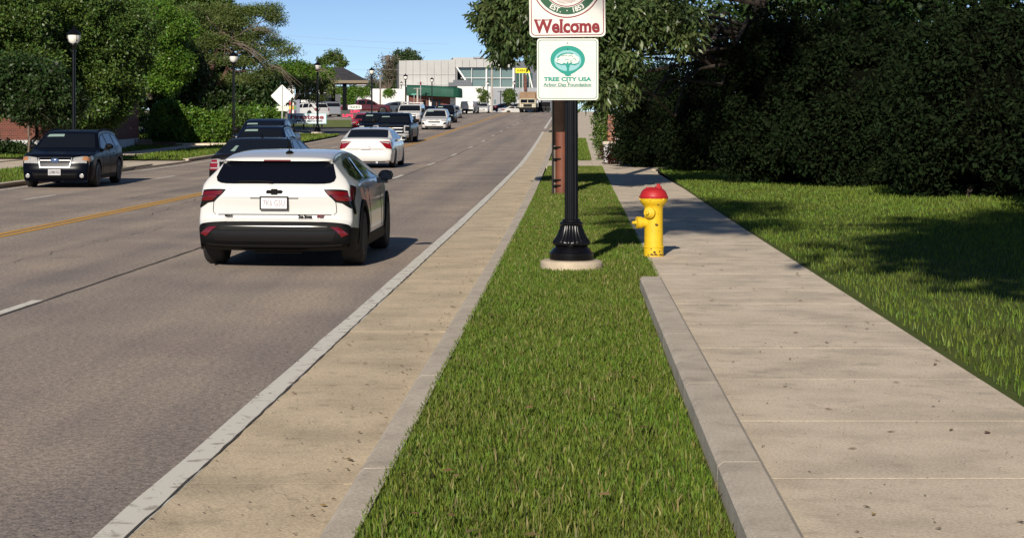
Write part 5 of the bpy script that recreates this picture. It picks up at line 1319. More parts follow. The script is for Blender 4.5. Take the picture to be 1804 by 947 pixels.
# white wall left of it
wwl = empty("white_wall", (0, 238, 0), label="long white rendered wall left of the green awning, ivy over its far end", cat="wall")
bx("wall", 560, 716, 158.5, 207, 0, .4, WHITEWALL, wwl, 238)
bx("raised_wall", 648, 708, 156.6, 158.4, .02, .38, WHITEWALL, wwl, 238)
bx("coping", 559, 648, 157.6, 158.4, -.05, .45, CONC2, wwl, 238)
for x in (604, 642, 680): bx("pilaster", x, x + 1.4, 159, 195, -.1, -.01, WHITEWALL, wwl, 238)
fb = empty("far_house", (0, 290, 0), label="small pale flat roofed house peeping above the white wall", cat="building")
bx("wall", 630, 643, 150.5, 162, 0, 5, GREYW, fb, 290); bx("roof", 628.5, 645, 149, 150.4, -.3, 5.2, WHITEM, fb, 290); bx("window", 633, 636, 152.5, 156, -.06, -.01, GLASS2, fb, 290)

# filling-station canopy
ZC = 186.0
can = empty("station_canopy", (0, ZC, 0), label="dark hip roofed filling station canopy on dark square columns", cat="canopy")
SHING = mat("dark_shingle", (.04, .038, .042), rough=.9, var=.25, scale=1.5); TANF = mat("tan_fascia", (.2, .16, .11), rough=.8); DKCOL = mat("dark_column", (.004, .005, .006), rough=.8, spec=.08)
x0, x1 = px(508, ZC), px(646.5, ZC); ez = pz(147.5, ZC)
rz_ = pz(118, ZC)
rv = [(x0, -3, ez + .28), (x1, -3, ez + .28), (x1, 6, ez + .28), (x0, 6, ez + .28), (px(555, ZC), 1.5, rz_), (px(604, ZC), 1.5, rz_)]
MB().add(rv, [(0, 1, 5, 4), (1, 2, 5), (2, 3, 4, 5), (3, 0, 4)]).build("roof", SHING, can, fixn=True)
MB().box((x0 - .05, -3.08, ez), (x1 + .05, 6.08, ez + .275)).build("fascia", TANF, can)
for x, d in ((607, -2.2), (587, 1.8), (542, -2.2), (523.5, 1.8), (531, 4.8), (566, 4.8)):
    MB().box((px(x, ZC) - .21, d - .21, float(g(ZC)) + .3), (px(x, ZC) + .21, d + .21, ez - .005)).build("column", DKCOL, can)
st = empty("station_store", (0, 205, 0), label="dark grey station shop behind the canopy beside the diamond sign", cat="building")
bx("wall", 470, 511, 149, 196, 0, 8, mat("grey_siding", (.14, .15, .17), rough=.8), st, 205)
bx("white_gable", 503, 519, 152, 196, -1.2, -.01, WHITEWALL, st, 205); bx("wall", 519.2, 600, 166, 192, 1, 8, mat("dark_store_front", (.06, .065, .07), rough=.6), st, 205)
for x in (525, 548, 572): bx("shop_window", x, x + 15, 172, 188, .93, .99, GLASS2, st, 205)
MB().add([(px(466, 205), -.8, pz(150, 205)), (px(512, 205), -.8, pz(163, 205)), (px(512, 205), 8, pz(163, 205)), (px(466, 205), 8, pz(132, 205)), (px(466, 205), -.8, pz(135, 205))], [(0, 1, 2, 3, 4)]).build("roof", GREYW, st)
POST1 = mat("poster_print", (.5, .3, .08), rough=.6, col2=(.06, .04, .12), scale=5)
def pump(label, x, s_, poster):
    e = empty("fuel_pump", (px(x, s_), s_, float(g(s_)) + .36), label=label, cat="fuel pump")
    MB().rbox((-.32, -.25, .1), (.32, .25, 1.35), .04).build("body", DKCOL, e); MB().box((-.4, -.35, 0), (.4, .35, .1)).build("plinth", CONC2, e)
    MB().rbox((-.38, -.3, 1.36), (.38, .3, 1.62), .04).build("topper", WHITEM, e)
    MB().box((-.24, -.27, .75), (.24, -.252, 1.2)).build("display", POST1 if poster else DGREY, e)
    MB().tube([(.33, -.1, 1.1), (.46, -.12, .9), (.45, -.12, .4), (.35, -.1, .6)], .025, 6).build("hose", BLACKP, e)
pump("dark fuel pump with white topper left of the black lamp post", 553, 172, False)
pump("fuel pump under the canopy beside the striped column", 537, 180, True)
dr = empty("display_rack", (px(517, 160), 160, float(g(160)) + .36), label="tall display cabinet with colourful goods beside the diamond sign", cat="display rack")
MB().box((-.42, -.2, 0), (.3, .3, 1.62)).build("cabinet", GREYW, dr)
for i in range(3):
    for j in range(4):
        c_ = [(.7, .5, .05), (.08, .05, .1), (.7, .68, .6), (.45, .05, .05), (.1, .25, .08), (.6, .3, .05)][(i * 5 + j * 3) % 6]
        MB().box((-.38 + i * .22, -.24, .12 + j * .36), (-.18 + i * .22, -.205, .42 + j * .36)).build("goods", mat("goods_%d" % ((i * 5 + j * 3) % 6), c_, rough=.6), dr)
MB().box((.305, -.25, 0), (.55, .25, 1.7)).build("side_panel", mat("blue_grey_panel", (.2, .22, .28), rough=.6), dr)

# brick house behind the trees
ZH = 77.0
hs_ = empty("brick_house", (0, ZH, 0), label="red brick house with white foundation, mostly hidden behind trees", cat="house")
bx("wall", -240, 203, 60, 246.5, 0, 9, BRICK, hs_, ZH)
bx("foundation", -240, 203.5, 246.8, 273, -.06, 8.9, mat("white_foundation", (.55, .55, .54), rough=.9, var=.1, scale=2), hs_, ZH)
MB().prism([(px(-10, ZH), pz(59.8, ZH)), (px(118, ZH), pz(59.8, ZH)), (px(54, ZH), pz(10, ZH))], -.1, 9).build("gable", BRICKO, hs_, fixn=True)
bx("upper_wall", 22, 78, 78, 122, -.14, -.01, BRICKO, hs_, ZH)
MB().add([(px(-20, ZH), -.5, pz(60, ZH) - .1), (px(54, ZH), -.5, pz(4, ZH)), (px(54, ZH), 9.3, pz(4, ZH)), (px(-20, ZH), 9.3, pz(60, ZH) - .1), (px(128, ZH), -.5, pz(60, ZH) - .1), (px(128, ZH), 9.3, pz(60, ZH) - .1)], [(0, 1, 2, 3), (1, 4, 5, 2)]).build("roof", SHING, hs_)
for x0_, x1_, y0_, y1_ in ((72, 90, 178, 212), (105, 120, 178, 216), (176, 191, 178, 221)):
    f_ = bx("window", x0_, x1_, y0_, y1_, -.1, -.01, WHITEM, hs_, ZH)
    bx("pane", x0_ + 1.5, x1_ - 1.5, y0_ + 1.5, (y0_ + y1_) / 2 - .5, -.12, -.102, GLASS2, f_, ZH); bx("pane", x0_ + 1.5, x1_ - 1.5, (y0_ + y1_) / 2 + .5, y1_ - 1.5, -.12, -.102, GLASS2, f_, ZH)
    bx("sill", x0_ - 1, x1_ + 1, y1_ + .1, y1_ + 2.2, -.2, -.01, WHITEM, hs_, ZH)
k_ = ZH / F
MB().tube([(px(64.5, ZH), -.1, pz(120, ZH)), (px(64.5, ZH), -.1, pz(239, ZH)), (px(61, ZH), -.2, pz(243, ZH)), (px(56.5, ZH), -.25, pz(247, ZH)), (px(55.5, ZH), -.25, pz(256, ZH)), (px(55.5, ZH), -.3, pz(268, ZH))], .05, 8).build("downspout", BLACKP, hs_, smooth=50)
MB().box((px(64.5, ZH) - .05, -.15, pz(122, ZH)), (px(128, ZH), -.02, pz(120, ZH) + .02)).build("gutter", BLACKP, hs_)

# stacked timbers edging the lawn
tb = empty("timber_edging", (px(262, 84), 84, float(g(84)) + .1), label="low stacked weathered timbers edging the lawn behind the dark navy SUV", cat="edging")
TIMB = mat("weathered_timber", (.36, .27, .19), rough=.9, col2=(.22, .15, .1), scale=2.5); TIMB2 = mat("dark_timber", (.2, .11, .07), rough=.9, col2=(.14, .08, .05), scale=2.5)
for x0_, x1_, h0, d, m in ((-1.3, -.1, 0, 0, TIMB2), (-.08, 1.3, 0, .02, TIMB2), (-1.28, .15, .13, .1, TIMB), (.2, 1.25, .13, .12, TIMB2), (-1.26, -.6, .26, .22, TIMB), (-.55, .1, .26, .24, TIMB), (-1.3, -.75, .385, .36, TIMB)):
    MB().rbox((x0_, d, h0), (x1_, d + .16, h0 + .122), .012).build("timber", m, tb)
fp = empty("front_walk", kind='structure')
for i in range(3): MB().box((px(313 + i * 31, 88), 86 + i * .3, float(g(88)) + .08), (px(343 + i * 31, 88), 89.5 + i * .3, float(g(88)) + .21)).build("path_slab", WALK, fp)

# brick pier with pale base
bp_ = empty("brick_pier", (px(1077, 63), 63, float(g(63)) + .1), rz=-.1, label="brick pier on a wide pale stone base behind the dark red shrub", cat="pier")
MB().rbox((-.26, -.26, 0), (.26, .26, .62), .02).build("base", mat("pale_stone", (.5, .5, .5), rough=.8, var=.1, scale=4), bp_)
MB().rbox((-.3, -.3, .625), (.3, .3, .72), .02).build("cap_stone", CONC2, bp_)
c0 = rnd.random
for r in range(13):
    for sx in (-1, 1):
        o_ = .02 if r % 2 else -.02
        MB().box((-.13 if sx < 0 else .004 + o_, -.13, .73 + r * .07), (-.004 + o_ if sx < 0 else .13, .13, .79 + r * .07)).build("brick", BRICKO if rnd.random() < .6 else BRICK, bp_)
MB().box((-.12, -.12, .722), (.12, .12, 1.64)).build("mortar", CONC2, bp_)

# ------------------------------------------------------------------ plants
def leafmat(name, c, trans=.3, island=.45, rough=.45, c2=None): return mat(name, c, rough=rough, island=island, trans=trans, col2=c2, scale=.5, spec=.1 if rough > .7 else .35)
L_MID = leafmat("leaf_mid_green", (.115, .18, .034), rough=.38, c2=(.05, .095, .02))
L_BRT = leafmat("leaf_bright_green", (.14, .25, .028), rough=.4, c2=(.075, .155, .02))
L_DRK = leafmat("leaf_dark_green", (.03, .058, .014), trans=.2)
L_OLV = leafmat("leaf_olive", (.15, .19, .05), c2=(.09, .135, .034))
L_LIME = leafmat("leaf_young_green", (.13, .19, .04), c2=(.08, .13, .025))
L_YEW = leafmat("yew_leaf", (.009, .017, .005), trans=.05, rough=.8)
L_LONG = leafmat("long_leaf", (.12, .16, .055), c2=(.07, .11, .035), rough=.35)
L_RED = leafmat("dark_red_leaf", (.032, .008, .009), c2=(.045, .014, .008), trans=.15, rough=.8)
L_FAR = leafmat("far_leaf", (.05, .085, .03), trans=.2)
L_BROWN = leafmat("brown_twig_leaf", (.14, .125, .085), trans=.2)
BARK = mat("bark", (.075, .055, .042), rough=.95, col2=(.045, .033, .026), scale=4, bump=.6, bscale=20)
BARKR = mat("reddish_bark", (.13, .07, .05), rough=.95, col2=(.08, .045, .035), scale=4)
BARKP = mat("pale_bark", (.2, .15, .115), rough=.95, col2=(.13, .1, .08), scale=4)
def leaf_mesh(name, C, R, per, size, m, parent, aspect=.5, droop=.2, up=.3, flat_=1.0):
    """leaf-sized folded faces in clumps; C (n,3) clump centres, R (n,) or (n,3) radii"""
    n = len(C); N = n * per
    d = npr.normal(size=(N, 3)); d /= np.linalg.norm(d, axis=1)[:, None]
    rr = npr.random(N) ** .45
    Rr = np.repeat(np.asarray(R, float).reshape(n, -1), per, 0)
    P = np.repeat(C, per, 0) + d * rr[:, None] * Rr * np.array([1, 1, flat_])
    a = d * .6 + npr.normal(size=(N, 3)) * .6; a[:, 2] -= droop
    a /= np.linalg.norm(a, axis=1)[:, None]
    nrm = npr.normal(size=(N, 3)) * .7 + d * .5; nrm[:, 2] += up; nrm[:, 1] -= .15
    b = np.cross(nrm, a); b /= np.maximum(np.linalg.norm(b, axis=1)[:, None], 1e-6)
    nn = np.cross(a, b)
    L = size * (.6 + .8 * npr.random(N))[:, None]; W = L * aspect * .5
    fold = nn * W * .35
    V = np.stack([P, P + a * L * .45 + b * W + fold, P + a * L, P + a * L * .45 - b * W + fold], 1).reshape(-1, 3)
    i = np.arange(N) * 4
    return np_mesh(name, V, np.stack([i, i + 1, i + 2, i + 3], 1), m, parent)
def clumps(ells, rmin=.35):
    """clump centres in ellipsoids (cx,cy,cz,rx,ry,rz,count), thicker towards the outside"""
    out = []
    for cx_, cy_, cz_, rx, ry, rz, k in ells:
        d = npr.normal(size=(k, 3)); d /= np.linalg.norm(d, axis=1)[:, None]
        r = rmin + (1 - rmin) * npr.random(k) ** .6
        out.append(np.array([cx_, cy_, cz_]) + d * r[:, None] * np.array([rx, ry, rz]))
    return np.concatenate(out)
def limb(mb, p0, p1, r0, r1, wob=.12, n=5):
    p0, p1 = np.array(p0, float), np.array(p1, float); L = np.linalg.norm(p1 - p0)
    pts = [p0 + (p1 - p0) * t + npr.normal(size=3) * wob * L * .3 * math.sin(math.pi * t) for t in np.linspace(0, 1, n)]
    mb.tube(pts, list(np.linspace(r0, r1, n)), 6); return pts
def tree(label, base, trunk, r0, ells, per, size, m, clump=.55, bark=BARK, limbs=14, name="tree", aspect=.5, droop=.2, group=None, rmin=.35, flat_=.8, cat="tree", wob=.12):
    """trunk: points from the base up, in world metres relative to base"""
    root = empty(name, base, label=label, cat=cat, group=group)
    tk = MB(); tk.tube(trunk, list(np.linspace(r0, r0 * .35, len(trunk))), 10); tk.build("trunk", bark, root, smooth=60)
    C = clumps(ells, rmin)
    lm = MB(); T = np.array(trunk, float)
    for c_ in C[npr.permutation(len(C))[:limbs]]:
        k = 1 + int(npr.integers(0, len(T) - 1)); t = npr.random() * .6; p = T[k] * (1 - t) + T[k - 1] * t
        lo = T[np.argmin(np.abs(T[:, 2] - (c_[2] - np.linalg.norm((c_ - p)[:2]) * .5)))]
        pts = limb(lm, lo, c_, r0 * .42, r0 * .06, wob)
        for _ in range(3):
            q = pts[int(npr.integers(2, 5))]; limb(lm, q, q + npr.normal(size=3) * .55, r0 * .12, r0 * .03, .1, 3)
    lm.build("limbs", bark, root, smooth=60)
    R = clump * (.6 + .8 * npr.random(len(C)))
    leaf_mesh("crown", C, R, per, size, m, root, aspect, droop, flat_=flat_)
    return root
def B(x, s_, dz=.1): return (px(x, s_), s_, float(g(s_)) + dz)
TG = "broadleaf trees before the brick house"
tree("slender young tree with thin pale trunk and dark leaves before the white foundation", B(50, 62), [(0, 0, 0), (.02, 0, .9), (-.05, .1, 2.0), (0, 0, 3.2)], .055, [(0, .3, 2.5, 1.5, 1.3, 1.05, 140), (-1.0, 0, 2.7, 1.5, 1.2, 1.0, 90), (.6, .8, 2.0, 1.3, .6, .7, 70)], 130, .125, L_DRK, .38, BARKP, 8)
tree("broad mid green tree at the street corner of the brick house, branches out of frame", B(-20, 68), [(0, 0, 0), (.1, 0, 2), (0, .2, 4), (.2, 0, 6.5)], .2, [(.3, 0, 5.2, 2.3, 2, 2.1, 260), (1.5, -.2, 3.6, 1.3, 1.2, .9, 80), (.8, -.5, 2.4, 1.5, 1, .8, 100)], 150, .125, L_MID, .42, BARK, 16)
tree("leafy tree rising behind the black lamp post with white globe", B(128, 71), [(0, 0, 0), (-.1, 0, 2), (.1, .1, 4.2), (0, 0, 6.8)], .17, [(-.1, 0, 5.1, 2.0, 1.7, 1.9, 260), (.1, -.4, 2.9, 1.8, 1.2, .95, 130), (-.1, -.9, 1.9, 1.7, .7, .65, 110)], 150, .125, L_MID, .42, BARK, 16)
tree("reddish trunked tree with deep green crown at the house corner", B(194, 72.5), [(0, 0, 0), (.03, 0, 1.2), (.0, .1, 3.0), (.2, 0, 6.4)], .15, [(.0, 0, 4.6, 1.9, 1.6, 1.9, 240), (-.5, -.6, 1.9, 1.3, .9, .8, 110), (.5, -.4, 2.7, .9, .9, .8, 60)], 150, .125, L_MID, .42, BARKR, 14)
tree("bright green tree topping the dark gap beside the hedge", B(268, 99), [(0, 0, 0), (-.1, 0, 2.2), (.1, 0, 4.5), (.1, 0, 7.2)], .17, [(0, 0, 5.9, 2.4, 1.8, 1.7, 260), (.7, -.3, 3.9, 1.5, 1.2, 1.3, 110), (-1.0, 0, 4.6, 1.2, 1.2, 1.2, 80)], 140, .135, L_BRT, .45, BARK, 14)
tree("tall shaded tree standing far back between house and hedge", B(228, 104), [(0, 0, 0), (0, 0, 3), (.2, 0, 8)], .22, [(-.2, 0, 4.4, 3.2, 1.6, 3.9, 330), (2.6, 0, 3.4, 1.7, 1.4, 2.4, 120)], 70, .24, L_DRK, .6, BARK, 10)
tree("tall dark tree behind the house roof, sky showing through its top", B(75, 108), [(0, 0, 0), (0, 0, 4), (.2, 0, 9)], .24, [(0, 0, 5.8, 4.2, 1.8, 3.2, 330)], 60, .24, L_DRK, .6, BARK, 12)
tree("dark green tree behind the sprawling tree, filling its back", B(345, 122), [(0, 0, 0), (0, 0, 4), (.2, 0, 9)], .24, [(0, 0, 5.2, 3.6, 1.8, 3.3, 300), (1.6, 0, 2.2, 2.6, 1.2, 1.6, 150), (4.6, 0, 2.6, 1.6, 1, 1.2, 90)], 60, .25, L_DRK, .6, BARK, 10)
tree("tall mid green tree behind the sprawling tree with bare stem showing", B(322, 116), [(0, 0, 0), (.3, 0, 3), (.4, 0, 6), (.2, 0, 9.2)], .2, [(-.6, 0, 7.2, 2.2, 1.5, 1.8, 170), (1.6, 0, 8.0, 1.8, 1.2, 1.1, 90)], 70, .21, L_MID, .5, BARKP, 12)

# sprawling olive tree with leaning trunks
root = empty("sprawling_tree", B(346, 108, .35), label="sprawling olive green tree with leaning trunks and drooping bare sprays", cat="tree")
k97 = 108 / F
def Q(x, y, d=0.0): return np.array([(x - 346) * k97, d, (y - 0) * -k97 + pz(0, 108) - (float(g(108)) + .35)])
tk = MB()
tk.tube([Q(344, 190), Q(350, 172), Q(362, 145), Q(372, 125), Q(378, 105), Q(384, 82), Q(392, 58), Q(398, 30)], [.2, .18, .165, .15, .13, .11, .085, .05], 9)
tk.tube([Q(383, 150, .4), Q(392, 138, .3), Q(400, 122, .2), Q(404, 100, .2), Q(402, 78), Q(418, 50)], [.15, .13, .12, .1, .08, .04], 8)
tk.tube([Q(402, 122, .1), Q(416, 126), Q(440, 124), Q(462, 128)], [.08, .07, .05, .03], 7)
tk.tube([Q(332, 152, .6), Q(333, 120, .6), Q(334, 80, .6), Q(328, 20, .6)], [.12, .11, .1, .06], 8)
tk.build("trunk", BARKR, root, smooth=60)
lm = MB()
tips = [(330, 40), (345, 12), (365, 20), (395, 8), (420, 12), (440, 18), (468, 14), (488, 22), (482, 42), (455, 52), (430, 38), (410, 55), (372, 60), (350, 78), (335, 100), (445, 80), (470, 85), (500, 80), (492, 62), (515, 95), (425, 95), (360, 105), (390, 40)]
starts = [Q(384, 82), Q(392, 58), Q(402, 78), Q(418, 50), Q(404, 100, .2)]
for x, y in tips:
    p = starts[int(npr.integers(0, 5))]; limb(lm, p, Q(x, y, npr.normal() * .5), .06, .015, .18, 6)
for x0_, y0_, x1_, y1_, nn in ((418, 78, 470, 116, 12), (480, 118, 520, 150, 9), (372, 112, 345, 138, 6), (402, 80, 410, 104, 4), (440, 55, 500, 70, 5), (560, 125, 590, 140, 5)):
    for _ in range(nn):
        a = Q(x0_ + npr.normal() * 5, y0_ + npr.normal() * 3, -1.2 + npr.normal() * .2); b2 = Q(x1_ + npr.normal() * 9, y1_ + npr.normal() * 7, -1.3 + npr.normal() * .3)
        mid = (a + b2) / 2 + np.array([0, 0, .25]); lm.tube([a, a * .6 + mid * .45 + np.array([0, 0, .06]) - .05 * mid, mid, b2], [.018, .016, .013, .007], 4)
lm.build("limbs", BARKP, root, smooth=60)
EL = []
for x, y, rx, ry, n in ((330, 22, 24, 16, 40), (352, 48, 30, 22, 75), (395, 16, 30, 10, 40), (432, 22, 34, 12, 60), (470, 20, 22, 11, 44), (485, 36, 16, 8, 20), (410, 42, 34, 12, 55), (450, 58, 36, 9, 46), (378, 72, 30, 12, 45), (340, 92, 26, 20, 50), (440, 76, 30, 12, 46), (485, 75, 20, 8, 24), (508, 90, 18, 7, 22), (425, 108, 30, 9, 34), (372, 105, 28, 14, 40), (455, 100, 28, 12, 40), (310, 60, 18, 20, 34), (318, 108, 22, 20, 44), (342, 128, 20, 14, 34), (400, 138, 26, 8, 24), (440, 136, 30, 9, 30), (474, 124, 24, 9, 26)):
    c_ = Q(x, y); EL.append((c_[0], c_[1] + npr.normal() * .2, c_[2], rx * k97 * 1.05, .9, ry * k97 * 1.1, int(n * .66)))
C = clumps(EL, .2)
leaf_mesh("crown", C, np.stack([.5 + .25 * npr.random(len(C)), .45 + 0 * npr.random(len(C)), .19 + .13 * npr.random(len(C))], 1), 105, .14, L_OLV, root, aspect=.3, droop=.05, up=.6)

# bushes of the roadside hedge
HG = "bright green bushes of the roadside hedge"
for i, (x, s_, rx, h, lab) in enumerate(((297, 88.5, 1.0, 1.9, "bright bush at the dark gap end of the hedge"), (325, 89, 1.3, 1.6, "bright bush below the leaning trunk of the sprawling tree"), (362, 89.5, 1.35, 1.4, "low bright bush in the middle of the hedge under the sprawling tree"), (398, 90, 1.2, 1.5, "bright bush right behind the second black lamp post, hedge side"), (424, 92, 1.4, 1.6, "bright bush between the lamp post and the dark trucks"), (450, 95, 1.2, 1.7, "bright bush next to the diamond sign, on its house side"), (487, 105.5, .5, 1.5, "bush right behind the diamond sign post"))):
    b0 = B(x, s_, .2)
    root = empty("bush", b0, label=lab, cat="bush", group=HG)
    mb = MB()
    for _ in range(7): limb(mb, (npr.normal() * .1, 0, 0), (npr.normal() * rx * .5, npr.normal() * .4, h * .8), .03, .01)
    mb.build("stem", BARK, root)
    C = clumps([(0, 0, h * .45, rx, .9, h * .6, int(95 * rx * h / 2))], .5)
    leaf_mesh("foliage", C, .34 * (.7 + .6 * npr.random(len(C))), 100, .14, L_BRT if i != 3 else L_MID, root, aspect=.55, droop=.3, flat_=.8)
for i, (x, s_, rx, h, lab) in enumerate(((-6, 69, .9, .6, "dark rounded shrub against the white foundation, by the frame edge"), (34, 74, .7, .35, "low dark shrub against the white foundation by the slender trunk"), (108, 74, .9, .7, "yellowish low shrub under the house windows"), (140, 74, .7, .65, "low shrub behind the dark navy SUV roof"), (255, 94, 1.6, 1.25, "deep shaded shrub in the dark gap left of the hedge"))):
    root = empty("shrub", B(x, s_, .12), label=lab, cat="shrub", group="low dark shrubs along the house")
    mb = MB()
    for _ in range(5): limb(mb, (npr.normal() * .08, 0, 0), (npr.normal() * rx * .5, npr.normal() * .3, h * .8), .02, .008)
    mb.build("stem", BARK, root)
    C = clumps([(0, 0, h * .45, rx, .6, h * .6, 60)], .45); leaf_mesh("foliage", C, .2 * (.7 + .6 * npr.random(len(C))), 70, .11, L_DRK if i != 2 else L_MID, root, flat_=.8)

# trees near the canopy and beyond
tree("airy olive tree over the tyre shop sign, hiding a lamp globe", B(559, 116.5, .2), [(0, 0, 0), (.03, 0, 1.2), (-.1, 0, 2.4), (0, 0, 3.4)], .07, [(-.2, 0, 2.75, 1.6, 1.1, .7, 56), (-1.5, 0, 3.2, 1.2, .9, .5, 36), (.8, 0, 3.1, .8, .8, .35, 22), (-.1, 0, 2.1, .9, .8, .25, 12)], 60, .14, L_OLV, .34, BARKP, 16, aspect=.3, flat_=.5, rmin=.15)
tree("mid green tree between sprawling tree and canopy", B(512, 142, .4), [(0, 0, 0), (.1, 0, 1.6), (0, 0, 4)], .09, [(0, 0, 3.9, 1.8, 1.1, .85, 130), (1.9, 0, 3.8, 1.5, .9, .6, 90)], 80, .16, L_BRT, .36, BARK, 12, flat_=.7)
tree("small light green tree top showing above the canopy roof", B(587, 215, .4), [(0, 0, 0), (0, 0, 3), (.2, 0, 7)], .12, [(0, 0, 6.6, 1.4, 1.2, .9, 60), (-1.0, 0, 6.0, 1.0, 1, .7, 34), (1.0, 0, 5.8, .9, .9, .5, 26)], 46, .2, L_LIME, .34, BARK, 14, rmin=.1)
tree("bare brownish tree left of the pale grey building", B(684, 345, 0), [(0, 0, 0), (.1, 0, 4), (0, 0, 11)], .28, [(0, 0, 8.4, 2.8, 2, 3.0, 80), (-2.5, 0, 6.5, 1.8, 1.5, 1.8, 30)], 20, .34, L_BROWN, .8, BARKP, 40, rmin=.1)
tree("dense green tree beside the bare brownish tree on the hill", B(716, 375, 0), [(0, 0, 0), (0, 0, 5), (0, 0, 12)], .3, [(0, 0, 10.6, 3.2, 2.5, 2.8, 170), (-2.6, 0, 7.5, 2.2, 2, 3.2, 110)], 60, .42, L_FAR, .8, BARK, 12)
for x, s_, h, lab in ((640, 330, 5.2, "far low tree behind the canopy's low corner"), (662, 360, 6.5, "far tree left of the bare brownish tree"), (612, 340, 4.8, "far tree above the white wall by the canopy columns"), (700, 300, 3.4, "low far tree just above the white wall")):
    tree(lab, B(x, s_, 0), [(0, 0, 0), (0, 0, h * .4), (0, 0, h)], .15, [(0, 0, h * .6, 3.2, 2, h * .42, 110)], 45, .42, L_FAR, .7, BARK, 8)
tree("sapling with pale green leaves before the white podium wall", B(851, 258, 0), [(0, 0, 0), (0, 0, 1.2), (0, 0, 3.8)], .06, [(0, 0, 2.5, 1.1, .8, 1.3, 44)], 40, .22, L_LIME, .3, BARK, 10, rmin=.1)
tree("small round green tree in front of the grey podium wall", B(898, 270, 0), [(0, 0, 0), (0, 0, 1.0), (0, 0, 3)], .06, [(0, 0, 2.3, .95, .8, 1.1, 60)], 55, .22, L_MID, .3, BARK, 8)
# ivy over the white wall
ivy = empty("ivy", (0, 237.7, 0), label="green ivy hanging over the white wall behind the canopy columns", cat="ivy")
C = np.array([(px(x, 237.7), npr.normal() * .12, pz(y, 237.7)) for x, y in [(npr.uniform(575, 650), 157 + npr.random() ** 2 * 12) for _ in range(90)] + [(npr.uniform(592, 625), npr.uniform(172, 184)) for _ in range(60)] + [(npr.uniform(675, 692), npr.uniform(159, 169)) for _ in range(14)]])
leaf_mesh("foliage", C, .3 + .1 * npr.random(len(C)), 55, .22, L_BRT, ivy, flat_=.8)
MB().tube([(px(600, 237.7), -.05, pz(190, 237.7)), (px(604, 237.7), -.05, pz(172, 237.7)), (px(612, 237.7), -.05, pz(158, 237.7))], .04, 5).build("stem", BARK, ivy)

# right-hand side: long-leaved tree over the pavement, hedge, shrub
k40 = 40 / F
TX, TS = 10.7, 46.5
root = empty("street_tree", (TX, TS, float(g(40)) + .15), label="leafy tree with long drooping leaves overhanging the signs and pavement", cat="tree")
tk = MB(); tk.tube([(0, 0, 0), (.05, 0, 1.5), (-.05, 0, 3), (0, -.4, 5), (-.3, -1.5, 8.5)], [.26, .22, .19, .15, .07], 10); tk.build("trunk", BARK, root, smooth=60)
def Q4(x, y, d=0.0): return np.array([px(x, 40) - TX, d + 40.5 - TS, pz(y, 40) - (float(g(40)) + .15)])
EL = []
for x, y, rx, ry, n in ((862, 22, 24, 18, 30), (885, 45, 22, 22, 34), (897, 82, 20, 18, 30), (930, 20, 40, 30, 60), (922, 58, 38, 24, 60), (952, 92, 22, 8, 20), (905, -20, 50, 22, 50), (985, 10, 60, 40, 90), (1000, 80, 50, 30, 60), (1060, 20, 50, 45, 90), (1060, 95, 40, 30, 60), (1120, 30, 60, 50, 100), (1100, 105, 40, 26, 40), (1190, 30, 60, 60, 90), (1050, 155, 26, 26, 40), (1090, 165, 34, 22, 20), (980, -50, 120, 35, 120)):
    c_ = Q4(x, y); EL.append((c_[0], c_[1] + npr.normal() * .3, c_[2], rx * k40, 1.1, ry * k40, n))
EL += [(-3.6, -12.3, 8.2, 2.8, 2.5, 2.0, 200), (-2.6, -5.5, 8.5, 4.2, 3, 2.6, 260), (.5, -4, 9.5, 4, 3.5, 3.2, 260), (3.5, -5, 8, 3.5, 3, 3, 160)]  # crown above the view; forward mass added to shade the lawn
C = clumps(EL, .25)
_wx, _wy, _wz = C[:, 0] + TX, C[:, 1] + TS, C[:, 2] + float(g(40)) + .15
_cx, _cy = 600 + _wx * F / _wy, 213 - (_wz - EYE) * F / _wy
C = C[~((_cx > 892) & (_cx < 942) & (_cy > 88)) & ~((_cx < 885) & (_cy > 95))]      # the crown ends above the shop sign here
lm = MB()
for c_ in C[npr.permutation(len(C))[:46]]:
    limb(lm, (0, 0, max(3.0, min(6.5, c_[2] - .3))), c_, .06, .01, .15, 6)
lm.build("limbs", BARK, root, smooth=60)
leaf_mesh("crown", C, .28 * (.7 + .6 * npr.random(len(C))), 44, .155, L_LONG, root, aspect=.34, droop=.75, up=.35)

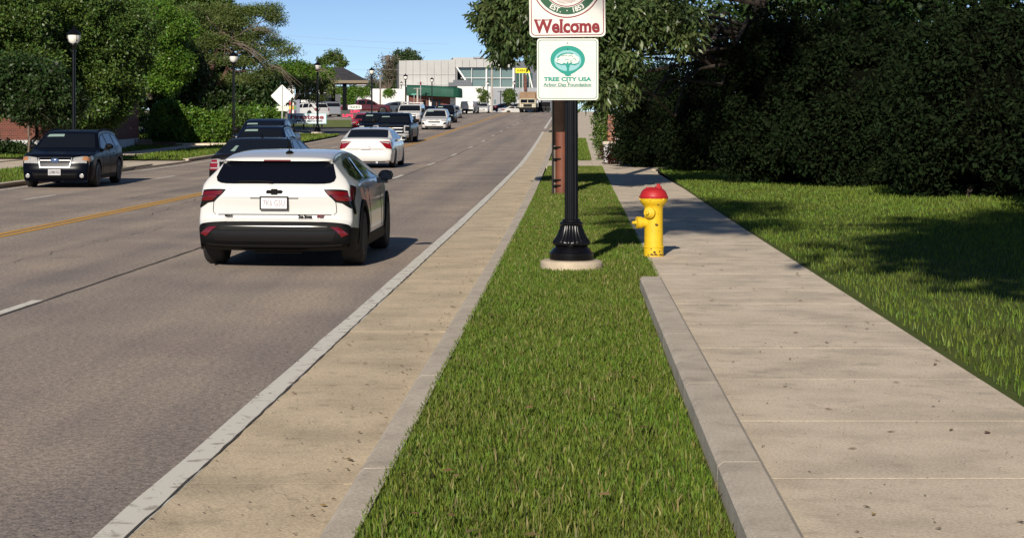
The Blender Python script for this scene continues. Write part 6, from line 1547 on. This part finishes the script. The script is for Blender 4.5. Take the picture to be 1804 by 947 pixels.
def hedge_lump(root, name, ells, per, size, m, cl, rmin=.7, aspect=.45):
    C = clumps(ells, rmin); leaf_mesh(name, C, cl * (.7 + .6 * npr.random(len(C))), per, size, m, root, aspect=aspect, droop=.2)
CORE = mat("hedge_dark_core", (.004, .005, .003), rough=1.0, spec=0.0)
def core(root, ells, name="dark_core"):  # solid near-black lumps added inside the foliage to block the view through
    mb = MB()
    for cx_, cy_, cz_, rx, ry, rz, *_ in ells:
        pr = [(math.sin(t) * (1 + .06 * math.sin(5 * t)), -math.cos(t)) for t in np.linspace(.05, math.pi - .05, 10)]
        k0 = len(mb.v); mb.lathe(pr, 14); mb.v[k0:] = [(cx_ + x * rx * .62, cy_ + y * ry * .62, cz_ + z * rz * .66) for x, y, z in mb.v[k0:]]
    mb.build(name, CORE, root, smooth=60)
for i, (x, s_, rx, h, lab, m, size) in enumerate((
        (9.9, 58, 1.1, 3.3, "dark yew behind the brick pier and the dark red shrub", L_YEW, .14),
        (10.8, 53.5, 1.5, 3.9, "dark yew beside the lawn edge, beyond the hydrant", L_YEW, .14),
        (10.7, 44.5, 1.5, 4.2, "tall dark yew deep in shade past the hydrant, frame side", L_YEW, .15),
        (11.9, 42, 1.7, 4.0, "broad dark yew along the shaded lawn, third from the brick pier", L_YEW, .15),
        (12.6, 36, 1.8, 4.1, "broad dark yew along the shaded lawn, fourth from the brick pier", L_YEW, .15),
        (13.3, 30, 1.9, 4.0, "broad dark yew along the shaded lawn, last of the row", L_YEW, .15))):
    root = empty("yew", (x, s_, float(g(s_)) + .1), label=lab, cat="shrub", group="dark yews beside the pavement")
    E_ = [(0, 0, h * .42, rx, rx, h * .5, int(210)), (rx * .3, rx * .4, h * .75, rx * .8, rx * .8, h * .3, 60), (-rx * .15, -.1, h * .25, rx * .95, rx * .9, h * .27, 60)]
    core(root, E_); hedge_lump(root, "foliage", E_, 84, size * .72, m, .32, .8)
    mb = MB()
    for _ in range(5): limb(mb, (npr.normal() * .15, npr.normal() * .15, 0), (npr.normal() * rx * .4, npr.normal() * .4, h * .6), .06, .02)
    mb.build("stem", BARK, root)
for x, s_, h, lab in ((15.5, 62, 8, "tall dark tree rising behind the yews beyond the brick pier"), (17, 50, 9, "tall dark tree rising behind the yews, middle of the row"), (18, 38, 9, "tall dark tree rising behind the yews, by the shaded lawn")):
    tree(lab, (x, s_, float(g(s_)) + .1), [(0, 0, 0), (.1, 0, 3), (0, 0, h)], .25, [(0, 0, h * .55, 3.2, 2.6, h * .45, 300)], 60, .24, L_DRK, .6, BARK, 12, group="tall trees behind the yews")
root = empty("barberry", (px(1086, 61), 61, float(g(61)) + .1), label="low dark red shrub at the pavement edge in front of the pier", cat="shrub")
E_ = [(0, 0, .3, .62, .6, .34, 50), (.75, .2, .3, .6, .55, .3, 40)]
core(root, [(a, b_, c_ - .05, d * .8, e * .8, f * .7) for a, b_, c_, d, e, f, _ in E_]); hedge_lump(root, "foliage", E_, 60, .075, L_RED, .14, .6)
root = empty("climbing_shrub", (px(1062, 66), 66, float(g(66)) + .1), label="light green leafy shrub between pavement and brick pier", cat="shrub")
E_ = [(0, 0, .75, .3, .35, .7, 40), (.1, .1, 1.4, .45, .4, .5, 34)]
hedge_lump(root, "foliage", E_, 40, .11, L_LIME, .16, .3)
mb = MB(); limb(mb, (0, 0, 0), (.1, .1, 1.4), .03, .01); limb(mb, (.05, 0, 0), (-.1, 0, 1.1), .02, .01); mb.build("stem", BARK, root)
# unseen trees on the lawn side, most added to cast shade over pavement and yews
for x, s_, ells, h, lab in (
        (4.4, -1.5, [(3.2, -.5, 11.3, 3.4, 3.2, 3.3, 240), (6.0, .5, 9, 3, 3, 3, 160), (-3, -1, 15.4, 1.5, 2, 2.4, 40)], 13, "tall shade tree on the lawn beside the photographer"),
        (8.2, .5, [(7.6, .5, 8.5, 3.6, 3.5, 5.2, 330)], 13, "dense unseen shade tree added on the lawn beside the photographer"),
        (12.5, 4, [(12.4, 4, 7.5, 4.2, 4, 6, 330)], 13, "wide unseen shade tree added far over on the lawn beside the photographer"),
        (5.2, -3.5, [(5.0, -3.5, 5.6, 2.6, 3, 2.0, 240), (9.5, -2, 5, 3.5, 3, 2.4, 240)], 7, "low spreading unseen shade tree added on the lawn beside the photographer"),
        (7.0, -11, [(4.6, -11, 17, 5.5, 5, 5, 330), (9.5, -11, 13, 4, 4, 6, 200)], 20, "tall unseen shade tree added on the lawn behind the photographer")):
    tree(lab, (x, s_, .1), [(0, 0, 0), (.1, 0, h * .3), (0, 0, h)], .28, [(a - x, b_ - s_, c_, d, e, f, n) for a, b_, c_, d, e, f, n in ells], 46, .36, L_MID, .75, BARK, 14, group="shade trees outside the view")
